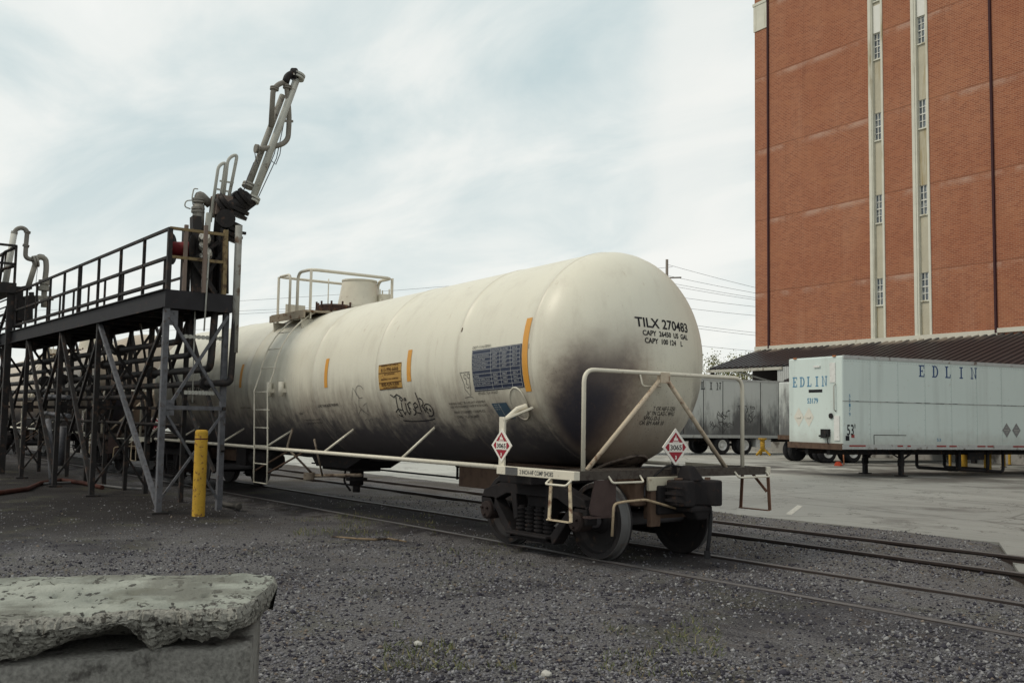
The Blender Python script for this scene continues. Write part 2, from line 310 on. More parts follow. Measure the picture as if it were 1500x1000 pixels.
ck=b.n.new('ShaderNodeTexVoronoi'); ck.feature='DISTANCE_TO_EDGE'; ck.inputs['Scale'].default_value=.16; b.l(b.mix(.25,b.co,b.noise(1.2,4)) if False else b.co,ck.inputs[0])
c=b.mix(b.math('MULTIPLY',b.ramp(ck.outputs[0],.006,.002),.5),c,(.06,.055,.05))
LOT=TAG(lot.build('parking_lot',b.done(c,n2,.25,.01)),kind='structure')
pm=MB(); p=onZ(1155,753,-.086); q=onZ(1172,740,-.086); r_=Vector((.09,-.03,0)); pm.add([p-r_,p+r_,q+r_,q-r_],[(0,1,2,3)])
pm.build('parking_line',MAT('faded_white_paint',(.42,.41,.37),.7,.2,9,(.24,.24,.22),.5,.65,20),LOT)
# rails
RAIL=NB('rail_steel',.5); x,y,z=RAIL.xyz()
RAILM=RAIL.done(RAIL.mix(RAIL.ramp(z,-.012,-.004),RAIL.mix(RAIL.noise(9,5),(.024,.021,.021),(.05,.037,.033)),RAIL.mix(RAIL.noise(3,5),(.065,.06,.06),(.14,.132,.13))))
def rail(pts,label,bury=0):
    mb=MB(); sec=[(-.036,-.004),(-.03,0),(.03,0),(.036,-.004),(.036,-.035),(.012,-.05),(.012,-.11),(.07,-.13),(.07,-.15),(-.07,-.15),(-.07,-.13),(-.012,-.11),(-.012,-.05),(-.036,-.035)]
    vs=[]; n=len(sec)
    for i,(x_,y_) in enumerate(pts):
        for a,c_ in sec: vs.append((x_,y_+a,c_-bury))
    fs=[(i*n+k,i*n+(k+1)%n,(i+1)*n+(k+1)%n,(i+1)*n+k) for i in range(len(pts)-1) for k in range(n)]+[tuple(range(n)),tuple(range((len(pts)-1)*n,len(pts)*n))[::-1]]
    mb.add(vs,fs); return TAG(mb.build('rail',RAILM),label,'rail','railway rails')
xs_=list(np.arange(-110,13,1.5))
rail([(x_,-.75+.012*math.sin(x_*.9)) for x_ in xs_],'nearest rail, under the near wheels of the tank car, half sunk in gravel')
rail([(x_,.75+.012*math.sin(x_*.8+1)) for x_ in xs_],'rusty rail under the far wheels of the large tank car')
rail([(x_,2.86-.013*(x_+10)+.008*math.sin(x_)) for x_ in xs_],'rail on the track beside the lot, the one closer to the tank car')
rail([(x_,4.19+.008*math.sin(x_*.7)) for x_ in xs_],'farthest rail, running along the edge of the parking lot')
# scattered stones on the gravel
def gravel():
    n=150000; d=3.8*np.exp(RNG.random(n)*1.75); u=RNG.uniform(-120,1620,n)
    rd=np.array(_F)[None]+np.array(_R)[None]*((u-750)/CF)[:,None]; rd=rd[:,:2]/np.linalg.norm(rd[:,:2],axis=1)[:,None]
    px=CC.x+rd[:,0]*d; py=CC.y+rd[:,1]*d
    cl=np.array([noise.noise(Vector((a*.6,c_*.6,9))) for a,c_ in zip(px,py)])
    keep=np.array([(y_<asphalt_line(x_)-.3) and min(abs(y_+.75),abs(y_-.75),abs(y_-4.19),abs(y_-2.8))>.11 for x_,y_ in zip(px,py)])&(cl>RNG.uniform(-.95,.2,n))&~((np.abs(py)<1.2)&(px<-1.5)&(RNG.random(n)<.75))&~((px<-6.5)&(py>-6.5)&(py<0)&(RNG.random(n)<.6+.02*(-px)))
    px,py=px[keep],py[keep]; n=len(px); pz=np.array([gz(a,c_) for a,c_ in zip(px,py)])
    s=.006+.017*RNG.random(n)**2.2; s*=np.where(RNG.random(n)<.012,1.8,1.)
    base=np.array([(1,0,0),(-1,0,0),(0,1,0),(0,-1,0),(0,0,.75),(0,0,-.75)],float); F_=np.array([(0,2,4),(2,1,4),(1,3,4),(3,0,4),(2,0,5),(1,2,5),(3,1,5),(0,3,5)])
    V=base[None]*RNG.uniform(.55,1.25,(n,6,3))+RNG.normal(0,.18,(n,6,3)); a=RNG.uniform(0,6.28,n); ca,sa=np.cos(a)[:,None],np.sin(a)[:,None]
    X_=V[:,:,0]*ca-V[:,:,1]*sa; Y_=V[:,:,0]*sa+V[:,:,1]*ca
    V=np.stack([X_,Y_,V[:,:,2]+.15],-1)*s[:,None,None]+np.stack([px,py,pz],-1)[:,None]
    me=bpy.data.meshes.new('gravel'); me.vertices.add(n*6); me.vertices.foreach_set('co',V.reshape(-1))
    fi=(F_[None]+np.arange(n)[:,None,None]*6).reshape(-1); nf=n*8
    me.loops.add(nf*3); me.loops.foreach_set('vertex_index',fi); me.polygons.add(nf); me.polygons.foreach_set('loop_start',np.arange(nf)*3); me.polygons.foreach_set('loop_total',np.full(nf,3))
    mi=RNG.choice(4,n,p=[.13,.4,.42,.05]); me.polygons.foreach_set('material_index',np.repeat(mi,8))
    for nm,cc in (('stone_pale',(.25,.248,.25)),('stone_grey',(.155,.152,.165)),('stone_dark',(.038,.036,.046)),('stone_brown',(.17,.14,.115))): me.materials.append(MAT(nm,cc,.85,.25,11))
    me.update(); me.validate(); o=bpy.data.objects.new('gravel',me); COL.objects.link(o); TAG(o,'loose grey gravel stones scattered over the yard','gravel',kind='stuff')
gravel()
def grass():
    mb=MB(); cl=[]
    for (u0,u1,v0,v1,n) in ((430,640,755,785,1500),(560,760,915,985,900),(880,1060,905,990,700),(640,800,800,830,250),(1000,1110,750,775,60),(660,690,716,730,70)):
        for _ in range(n):
            p=onZ(random.uniform(u0,u1),random.uniform(v0,v1),-.05)
            if noise.noise(Vector((p.x*1.3,p.y*1.3,2)))<-.02 or min(abs(p.y+.75),abs(p.y-.75))<.09: continue
            h=random.uniform(.02,.075) if v0>700 else .14; a=random.uniform(0,6.28); w=Vector((math.cos(a),math.sin(a),0))*random.uniform(.003,.007); t=Vector((random.gauss(0,.03),random.gauss(0,.03),h)); z0=gz(p.x,p.y)-.005
            q=Vector((p.x,p.y,z0)); mb.cur=random.choice((0,0,1)); mb.add([q-w,q+w,q+t*.6+w*.6,q+t],[(0,1,2,3)])
    TAG(mb.build('grass',[MAT('grass_green',(.1,.115,.05),.8,.3,9),MAT('grass_dry',(.19,.17,.09),.85,.3,9)]),'sparse weedy grass growing through the gravel','grass',kind='stuff')
grass()
# ------------------------------------------------------------------ tank car
XT,XM,XF=-3.12,-10.4,-17.15; TR=1.40; HA=.84
def zc(x):
    def L(x): return 2.455+(x-XT)*.03 if x>XM else 2.455+(XM-XT)*.03-(XM-x)*.001
    return sum(L(x+k*.12) for k in range(-3,4))/7
def on_tank(x,a,off=.004):
    """a = arc metres above the horizontal centre line, on the camera side"""
    zz=(2.40+(x+3.115)*.0395 if x>-10.4 else 2.112)+1.48*math.sin(a/1.48); t=math.asin(max(-1,min(1,(zz-zc(x))/TR))); return (x-.045,-(TR+off)*math.cos(t),zc(x)+(TR+off)*math.sin(t))
def on_head(y,z,off=.004):
    r2=(y*y+(z-zc(XT))**2)/TR**2; return (XT+HA*math.sqrt(max(0,1-r2))+off,y,z)
CAR=THING('tank_car','large cream railway tank car with manway railing and sooty near end, centre of the photo','tank car',(-10.4,0,0))
mb=MB(); n=72; prof=[]
for k in range(1,15):
    t=math.pi/2*k/15; prof.append((XF-HA*math.cos(t),TR*math.sin(t)))
seams=[XT-.04,-4.75,-6.9,-9.05,-11.75,-14.2,XF+.04]; xs=sorted(set([XF]+[round(v,3) for v in np.arange(XF+.3,XT-.1,.3)]+[s_+d for s_ in seams for d in (-.02,-.012,.012,.02)]+[XT]))
for x_ in xs: prof.append((x_,TR+(.007 if any(abs(x_-s_)<.0125 for s_ in seams) else 0)))
for k in range(14,0,-1):
    t=math.pi/2*k/15; prof.append((XT+HA*math.cos(t),TR*math.sin(t)))
vs=[]
for x_,r_ in prof:
    for k in range(n): a=2*math.pi*k/n; xx=min(max(x_,XF),XT); vs.append((x_,r_*math.cos(a),zc(xx)+r_*math.sin(a)))
fs=[(i*n+k,i*n+(k+1)%n,(i+1)*n+(k+1)%n,(i+1)*n+k) for i in range(len(prof)-1) for k in range(n)]
vs+=[(XF-HA,0,zc(XF)),(XT+HA,0,zc(XT))]; o_=len(prof)*n
fs+=[(o_,(k+1)%n,k) for k in range(n)]+[(o_+1,(len(prof)-1)*n+k,(len(prof)-1)*n+(k+1)%n) for k in range(n)]
mb.add(vs,fs,True)
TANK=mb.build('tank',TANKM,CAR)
# shift the material's object space so that x=0 is the near tangent line and z is height over rail
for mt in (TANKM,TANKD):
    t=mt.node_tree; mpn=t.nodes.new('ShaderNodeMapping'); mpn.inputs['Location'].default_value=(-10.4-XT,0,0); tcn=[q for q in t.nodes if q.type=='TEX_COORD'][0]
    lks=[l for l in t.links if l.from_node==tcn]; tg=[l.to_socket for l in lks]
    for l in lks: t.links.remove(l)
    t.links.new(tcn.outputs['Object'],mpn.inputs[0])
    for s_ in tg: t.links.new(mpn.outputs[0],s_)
# weld circle on the head
mb=MB(); pts=[]
for k in range(60): 
    a=2*math.pi*k/60; y_,z_=.98*TR*math.cos(a)*.78,zc(XT)+.98*TR*math.sin(a)*.78; pts.append(on_head(y_,z_,0))
# stub sills, bolsters, saddle pads (both ends)
def car_end(sg,x0):
    """x0 = end-sill plane, sg = +1 near end, -1 far end; local coordinate e runs inwards"""
    X=lambda e_: x0-sg*e_
    def bx(mb,e0,e1,y0,y1,z0,z1): a,c_=sorted((X(e0),X(e1))); mb.box(a,c_,y0,y1,z0,z1)
    m_=MB(); bx(m_,.02,4.2,-.28,.28,.62,.98); bx(m_,.6,2.9,-.36,.36,.98,1.04); bx(m_,.02,.12,-.42,.3,.5,1.0); bx(m_,.05,.6,-.62,-.28,.66,.98)
    m_.build('stub_sill',RUST,CAR,.012)
    m_=MB(); bx(m_,1.1,1.75,-1.35,1.35,.86,1.02)
    m_.build('body_bolster',CAST,CAR,.01)
    # saddle pad under the head
    m_=MB(); V=[];nn=14
    for j in range(5):
        for i in range(nn+1):
            y_=-.36+.76*i/nn; zt=1.0+.22*math.sqrt(max(0,1-((y_-.02)/.385)**2))*(j/4)
            q=on_head(y_,zt,.02); V.append((q[0] if sg>0 else 2*(XF+XT)/2-q[0],q[1],q[2]))
    m_.add(V,[(j*(nn+1)+i,j*(nn+1)+i+1,(j+1)*(nn+1)+i+1,(j+1)*(nn+1)+i) for j in range(4) for i in range(nn)],True)
    m_.tube([(V[4*(nn+1)+i][0]+sg*.005,V[4*(nn+1)+i][1],V[4*(nn+1)+i][2]) for i in range(nn+1)],.02,6); m_.build('saddle_pad',MAT('oily_pad',(.15,.12,.1),.6,.3,7,(.05,.04,.036),.5,.64,6) if not bpy.data.materials.get('oily_pad') else bpy.data.materials['oily_pad'],CAR)
    # end platform: grating strips between two channels
    m_=MB(); bx(m_,0,.035,-1.55,1.72,.985,1.085); bx(m_,.42,.455,-1.55,1.72,1.0,1.085)
    for k in range(46): y_=-1.53+3.24*k/45; bx(m_,.035,.42,y_-.012,y_+.012,1.055,1.083)
    for k in range(4): e_=.09+.1*k; bx(m_,e_,e_+.012,-1.53,1.7,1.05,1.078)
    m_.build('end_platform',GRATE,CAR)
    m_=MB()
    for y0,y1 in ((-1.64,-1.552),(1.722,1.8)): m_=MB(); bx(m_,-.02,1.42,y0,y1,.985,1.085); m_.build('side_sill',CREAM,CAR,.006)
    # end handrail and V brace
    xe=X(.09); m_=MB(); m_.tube(bend([(xe,-1.41,1.0),(xe,-1.41,2.235),(xe,1.36,2.235),(xe,1.36,1.0)],.16,7),.026,10); m_.build('end_handrail',CREAM,CAR)
    m_=MB(); m_.tube([(xe,-.13,2.2),(X(.22),-1.24,1.08)],.028,8); m_.tube([(xe,-.09,2.2),(X(.16),1.13,1.06)],.028,8); m_.box(xe-.03,xe+.03,-.19,-.03,2.12,2.25); m_.build('handrail_brace',MAT('rust_stained_cream',(.5,.42,.32),.5,.2,8,(.2,.12,.08),.5,.7,9) if sg>0 else CREAM,CAR)
    # bracket on the head behind the rail
    m_=MB(); m_.tube(bend([(X(.26),-.36,2.27),(X(.2),-.36,2.08),(X(.2),-.05,2.08)],.04),.012,6); m_.build('head_bracket',CREAM,CAR)
    # sill steps
    for s_,ya in ((-1,-1.6),(1,1.74)):
        m_=MB(); xa,xb=(X(.1),X(.42)) if s_<0 else (X(-.02),X(.4)); zb=.52
        for xq,xr in ((xa,xa+sg*.03),(xb,xb-sg*.03)): m_.beam((xq,ya,1.0),(xr,ya,zb),.045,.014,(0,1,0))
        m_.beam((xa+sg*.03,ya-.02,zb),(xb-sg*.03,ya-.02,zb),.05,.014)
        if s_>0: m_.beam((X(.24),ya,.99),(X(-.0),ya,.76),.035,.014,(0,1,0))
        m_.build('sill_step',MAT('step_paint',(.5,.42,.3),.5,.2,8,(.16,.09,.06),.5,.66,12) if s_<0 else MAT('step_rust',(.2,.11,.075),.7,.35,7),CAR)
    # grab irons
    for pts in ([(X(.36),-1.66,.99),(X(.36),-1.74,.93),(X(-.0),-1.74,.93),(X(-.0),-1.66,.99)],[(X(0),-1.1,1.02),(X(-.07),-1.1,.95),(X(-.07),-.6,.95),(X(0),-.6,1.02)],[(X(0),1.1,1.03),(X(-.07),1.1,.96),(X(-.07),1.72,.96),(X(0),1.72,1.03)]):
        m_=MB(); m_.tube(bend(pts,.03,3),.013,6); m_.build('grab_iron',CREAM,CAR)
    # corner bracket and uncoupling lever
    m_=MB(); m_.prism([(-1.32,.98),(-1.0,.98),(-1.0,.62),(-1.12,.56),(-1.38,.6),(-1.4,.66)],lambda a,c_:(X(.0),a,c_),lambda a,c_:(X(-.02),a,c_)); m_.box(min(X(-.02),X(.1)),max(X(-.02),X(.1)),-1.4,-1.02,.555,.575); m_.build('corner_bracket',MAT('bracket_rust',(.065,.045,.042),.7,.4,7) if sg>0 else CAST,CAR)
    m_=MB(); m_.tube(bend([(X(-.12),-1.15,.36),(X(-.12),-1.13,.72),(X(-.12),-.95,.74),(X(-.12),-.62,.75),(X(-.18),.18,.55)],.06,4),.015,8); m_.build('uncoupling_lever',MAT('lever_paint',(.42,.33,.22),.5,.2,9,(.16,.09,.06),.5,.66,9) if sg>0 else CREAM,CAR)
    # coupler
    m_=MB(); bx(m_,-.12,.3,-.1,.1,.78,.96); px=lambda e_:X(-e_)
    m_.prism([(.1,-.26),(.3,-.3),(.42,-.24),(.43,-.12),(.34,-.05),(.33,.04),(.4,.12),(.5,.17),(.5,.28),(.4,.34),(.12,.3)],lambda a,c_:(px(a),c_,.67),lambda a,c_:(px(a),c_,.97))
    bx(m_,-.1,.02,-.38,.36,.56,.9); bx(m_,-.4,-.12,-.16,.22,.6,.67); bx(m_,-.44,-.16,.18,.3,.72,.93)
    m_.hexa([(px(.2),.0,.5),(px(.36),.0,.5),(px(.36),.16,.5),(px(.2),.16,.5),(px(.14),-.14,.66),(px(.4),-.14,.66),(px(.4),.24,.66),(px(.14),.24,.66)])
    m_.hexa([(px(.1),-.1,.96),(px(.36),-.1,.96),(px(.36),.14,.96),(px(.1),.14,.96),(px(.16),-.08,1.14),(px(.28),-.08,1.14),(px(.28),.04,1.14),(px(.16),.04,1.14)])
    CP=m_.build('coupler',CAST,CAR,.022)
    m_=MB(); m_.cyl((px(.32),.22,.64),(px(.32),.22,1.0),.035,12); m_.build('knuckle_pin',RUST,CP); m_=MB(); m_.cyl((px(.24),-.2,.97),(px(.24),-.2,.995),.05,10); m_.build('casting_boss',RUST,CP)
    m_=MB(); m_.tube(bend([(px(.2),-.03,1.12),(px(.05),-.2,1.14),(px(-.02),-.5,.9),(px(.1),-.62,.78)],.08),.012,6); m_.build('lift_chain',STEEL_DARK,CP)
    m_=MB(); [m_.box(min(px(.12),px(.4)),max(px(.12),px(.4)),-.305,-.29,z_,z_+.03) for z_ in (.72,.8,.88)]; m_.build('casting_rib',CAST,CP)
    m_=MB(); m_.tube(bend([(X(-.1),.3,.7),(X(-.34),.26,.64),(X(-.37),.2,.3),(X(-.36),.17,.12)],.15,5),.024,8); m_.lathe((X(-.36),.17,.14),(0,0,-1),[(0,.0),(0,.035),(.09,.042),(.1,0)],10); m_.build('air_hose',RUBBER,CAR)
    m_=MB(); bx(m_,-.06,-.01,-.5,-.02,.84,1.0); bx(m_,-.06,-.01,-.02,.3,.9,1.0); m_.build('end_board',MAT('pale_board',(.5,.46,.36),.6,.15,7,(.2,.15,.1),.55,.7,12),CAR,.008)
    m_=MB(); bx(m_,-.05,.02,-.46,-.3,.42,.84); m_.build('end_stay',RUST,CAR,.006)
car_end(1,-2.06); car_end(-1,-18.18)
# placards
def diamond(name,c,ax,ay,nrm,half_w,half_h,post=None):
    """ax right, ay up unit vectors; one plate with border, fields, number, flame"""
    c,ax,ay,nrm=map(Vector,(c,ax,ay,nrm)); P=lambda a,b_,o:c+ax*a*half_w+ay*b_*half_h+nrm*o
    m_=MB(); m_.prism([(0,-1),(1,0),(0,1),(-1,0)],lambda a,b_:P(a,b_,-.012),lambda a,b_:P(a,b_,0)); pl=m_.build('placard',WHITEP,CAR)
    m_=MB(); k=.8; m_.add([P(0,k,.002),P(-k*.68,k*.32,.002),P(k*.68,k*.32,.002)],[(1,2,0)]); m_.add([P(-k,0,.002),P(-.76*k,.24*k,.002),P(.76*k,.24*k,.002),P(k,0,.002),P(.76*k,-.24*k,.002),P(-.76*k,-.24*k,.002)],[(0,5,4,3,2,1)]); m_.add([P(0,-k,.002),P(k*.68,-k*.32,.002),P(-k*.68,-k*.32,.002)],[(1,2,0)][::-1]); m_.build('red_field',REDP,pl)
    m_=MB(); m_.add([P(-.5,-.22,.004),P(.5,-.22,.004),P(.5,.2,.004),P(-.5,.2,.004)],[(0,1,2,3)])
    m_.add([P(a*.9,b_,.004) for a,b_ in ((-.2,.36),(.2,.36),(.13,.5),(.05,.46),(0,.68),(-.07,.5),(-.14,.5))],[tuple(range(7))]); m_.add([P(a,b_,.004) for a,b_ in ((-.24,.27),(.24,.27),(.24,.32),(-.24,.32))],[(0,1,2,3)]); 
    fit_text(m_,'3',.13,.17,lambda a,b_:P(a,b_,.004),-.065,-.62,.012); m_.build('white_field',WHITEP,pl)
    m_=MB(); fit_text(m_,'3065',.88,.26,lambda a,b_:P(a,b_,.006),-.44,-.14,.008); m_.build('number',BLACKP,pl)
mb=MB(); mb.box(-3.53,-3.42,-1.575,-1.545,1.0,1.68); mb.tube([(-3.47,-1.55,1.62),(-3.36,-1.42,1.78),(-3.3,-1.32,1.82)],.035,8); mb.beam((-3.47,-1.55,1.64),(-3.2,-1.3,1.8),.1,.03); mb.build('placard_post',CREAM,CAR,.005)
mb=MB(); ctr=onX; V=[on_tank(-3.47,-.58,.012)]+[on_tank(-3.47+.16*math.cos(t),-.55+.17*math.sin(t)*1.25,.012) for t in np.linspace(0,6.283,25)[:-1]]; mb.add(V,[(0,1+k,1+(k+1)%24) for k in range(24)],True); mb.tube(V[1:],.012,5,closed=True); mb.build('bracket_pad',TANKM,CAR)
diamond('placard',(-3.46,-1.585,1.33),(1,0,0),(0,0,1),(0,-1,0),.205,.205)
diamond('placard',(-1.97,-.087,1.35),(0,1,0),(0,0,1),(1,0,0),.225,.225)
mb=MB(); mb.box(-2.0,-1.985,-.13,-.05,1.03,1.5); mb.build('placard_post',CAST,CAR)
# side handrail pipe with stays, both sides
for s_ in (-1,1):
    mb=MB(); y_=s_*1.53
    mb.tube([(-3.45,y_,1.06),(-16.6,y_,1.06)],.03,8)
    for xe in (-5.9,-8.3,-10.6,-12.76,-15.2): mb.tube([(xe,y_,1.06),(xe+.2,s_*1.1,zc(xe)-.86)],.02,6)
    mb.build('side_handrail',CREAM,CAR)
# ladder
mb=MB()
for xl in (-10.98,-10.4):
    pts=[(xl+.12,-1.6,.44),(xl+.1,-1.6,1.0),(xl,-1.6,2.1)]
    for a in np.linspace(6,62,9): t=R_(a); pts.append((xl-.0+.1*a/62*(1 if xl<-10.7 else .6),-(TR+.11)*math.cos(t),zc(xl)+(TR+.11)*math.sin(t)))
    mb.tube(pts,.015,6)
mb.build('ladder_rails',CREAM,CAR)
rungs=[(-1.6,.44),(-1.6,.78),(-1.6,1.1),(-1.6,1.42),(-1.6,1.74),(-1.6,2.06)]+[(-(TR+.11)*math.cos(R_(a)),zc(-10.7)+(TR+.11)*math.sin(R_(a))) for a in (10,24,38,52)]
for y_,z_ in rungs:
    o_=.11 if z_<1 else .1 if z_<2 else .04
    mb=MB(); mb.tube([(-10.98+o_,y_,z_),(-10.4+o_,y_,z_)],.011,6); mb.build('ladder_rung',CREAM,CAR)
mb=MB()
for xl in (-10.9,-10.3): mb.tube([(xl,-1.6,.62),(xl+.55,-1.2,1.0)],.018,6)
mb.build('ladder_brace',RUST,CAR)
mb=MB()
for xl in (-10.62,-10.12): mb=MB(); mb.cyl((xl,-1.47,1.98),(xl,-1.47,2.24),.05,10); mb.box(xl-.05,xl+.05,-1.46,-1.38,2.05,2.12); mb.build('ladder_clamp',CREAM,CAR)
# top walkway, railing, manway
ZT=3.62
mb=MB(); mb.box(-11.75,-10.25,-.98,-.36,3.54,3.575); mb.box(-11.75,-10.25,.36,.98,3.54,3.575); mb.box(-11.75,-11.4,-.36,.36,3.64,3.66); mb.beam((-11.75,-1.0,3.49),(-10.25,-1.0,3.49),.03,.13); mb.box(-11.75,-10.25,.97,1.0,3.42,3.55); mb.build('top_walkway',MAT('walkway_steel',(.34,.29,.22),.65,.3,9,(.13,.07,.04),.5,.66,9),CAR)
mb=MB()
for xl in (-11.6,-10.4): mb=MB(); mb.prism([(-1.0,3.42),(-.6,3.42),(-.95,3.02)],lambda a,c_:(xl-.012,a,c_),lambda a,c_:(xl+.012,a,c_)); mb.build('walkway_bracket',CREAM,CAR)
mb=MB(); zr=4.33
mb.tube(bend([(-10.87,-.86,3.46),(-10.87,-.86,zr),(-10.32,-.86,zr),(-10.32,.86,zr),(-10.87,.86,zr),(-10.87,.86,3.46)],.17,6),.03,8)
mb.tube(bend([(-11.2,-.86,3.46),(-11.2,-.86,zr),(-11.72,-.86,zr),(-11.72,.86,zr),(-11.2,.86,zr),(-11.2,.86,3.46)],.12,6),.026,8); mb.build('top_railing',CREAM,CAR)
mb=MB()
for x_,y_ in ((-10.32,-.86),(-10.32,.86),(-11.72,-.86),(-11.72,.86)): mb=MB(); mb.beam((x_,y_,3.42),(x_,y_,zr),.075,.02); mb.build('railing_post',CREAM,CAR)
q=onX(487,442,-11.05)
mb=MB(); c0=(-11.0,-.02,3.5); mb.lathe(c0,(0,0,1),[(0,.3),(.17,.3)],24); DR=mb.build('manway',CREAM,CAR)
mb=MB(); mb.lathe((-11.0,-.02,3.66),(0,0,1),[(0,0),(0,.36),(.05,.36),(.05,.34),(.1,.34),(.13,.28),(.14,0)],24)
for k in range(10): a=k*.628; mb.cyl((-11.0+.34*math.cos(a),-.02+.34*math.sin(a),3.6),(-11.0+.34*math.cos(a),-.02+.34*math.sin(a),3.84),.02,6)
mb.build('manway_cover',MAT('greasy_rust',(.05,.03,.025),.6,.4,9,(.14,.07,.04),.5,.65,14),DR)
mb=MB(); c1=(-11.0,.52,3.45); mb.lathe(c1,(0,0,1),[(0,.4),(.3,.4),(.3,.44),(.36,.44),(.36,.42),(.84,.335),(.84,.35),(.87,.35),(.87,0)],32); DOME=mb.build('valve_housing',CREAM,CAR)
mb=MB(); mb.lathe((-11.0,.52,3.62),(0,0,1),[(0,.405),(.06,.45),(.12,.45),(.13,.41)],32); mb.build('housing_flange',RUST,DOME)
mb=MB(); c2=(-10.62,.9,3.4); mb.lathe(c2,(0,0,1),[(0,.15),(.38,.15),(.38,.23),(.42,.23),(.42,.0)],16); mb.lathe((c2[0],c2[1],3.84),(0,0,1),[(0,.0),(0,.23),(.04,.23),(.04,.15),(.2,.15),(.2,0)],16)
for k in range(6): a=k*1.047; mb.cyl((c2[0]+.19*math.cos(a),c2[1]+.19*math.sin(a),3.76),(c2[0]+.19*math.cos(a),c2[1]+.19*math.sin(a),3.94),.018,6); 
for k in range(4): a=k*1.571; mb.cyl((c2[0]+.13*math.cos(a),c2[1]+.13*math.sin(a),4.0),(c2[0]+.13*math.cos(a),c2[1]+.13*math.sin(a),4.14),.014,6)
mb.build('safety_valve',CREAM,CAR)
mb=MB(); mb.box(-11.62,-11.58,-.75,-.35,3.56,3.8); mb.build('gauge_plate',CREAM,CAR); mb=MB(); mb.cyl((-11.7,.2,3.5),(-11.7,.2,4.4),.012,6); mb.build('gauge_rod',CREAM,CAR)
# belly skid and outlet valve, brake rigging
mb=MB(); mb.prism([(-11.1,1.06),(-10.7,.72),(-9.5,.72),(-8.55,1.08)],lambda a,c_:(a,-.45,c_),lambda a,c_:(a,.45,c_)); mb.box(-10.75,-9.6,-.3,.3,.66,.725); mb.build('outlet_skid',CAST,CAR,.01)
mb=MB(); mb.cyl((-9.95,0,.68),(-9.95,0,.4),.13,12); mb.lathe((-9.95,0,.48),(0,0,1),[(0,0),(0,.2),(.05,.2),(.05,0)],12); mb.cyl((-9.95,0,.4),(-9.95,0,.27),.07,10); mb.tube(bend([(-10.2,-.1,.66),(-10.25,-.1,.45),(-10.0,-.1,.3)],.08),.02,6); mb.build('outlet_valve',CAST,CAR)
mb=MB()
mb.tube([(-3.9,1.1,.86),(-16.2,1.1,.86)],.028,6); mb.tube([(-4.2,1.1,.6),(-14,1.1,.6)],.018,6)
for x_ in (-5.1,-5.55,-7.1,-7.55,-7.75,-8.3,-12.1,-12.7): mb.beam((x_,1.1,1.08),(x_,1.1,.57),.035,.03)
for x_ in (-5.4,-8.25,-12.2): mb.lathe((x_-.05,1.1,.84),(1,0,0),[(0,0),(0,.065),(.1,.065),(.1,0)],10)
mb.tube([(-6.6,.6,1.0),(-15,.6,.8)],.02,6); mb.build('brake_pipe',STEEL_DARK,CAR)
mb=MB(); mb.tube(bend([(-9.95,-1.3,1.42),(-10.05,-1.35,1.08),(-9.75,-1.3,.92),(-9.7,-1.0,.62)],.06),.02,8); mb.tube([(-9.2,-1.25,1.25),(-9.35,-1.0,.62)],.018,8); mb.tube([(-9.75,-1.05,.6),(-8.7,-.6,.66)],.03,8); mb.lathe((-9.7,-1.08,.54),(0,0,1),[(0,0),(0,.1),(.12,.1),(.12,0)],10); mb.build('brake_lever',MAT('brake_lever_paint',(.22,.18,.14),.6,.4,7,(.06,.04,.03),.48,.62,6),CAR)
mb=MB(); mb.cyl((-13.4,-.5,.75),(-12.3,-.5,.75),.17,14); mb.box(-13.9,-13.4,-.7,-.2,.6,1.0); mb.build('brake_cylinder',CAST,CAR)
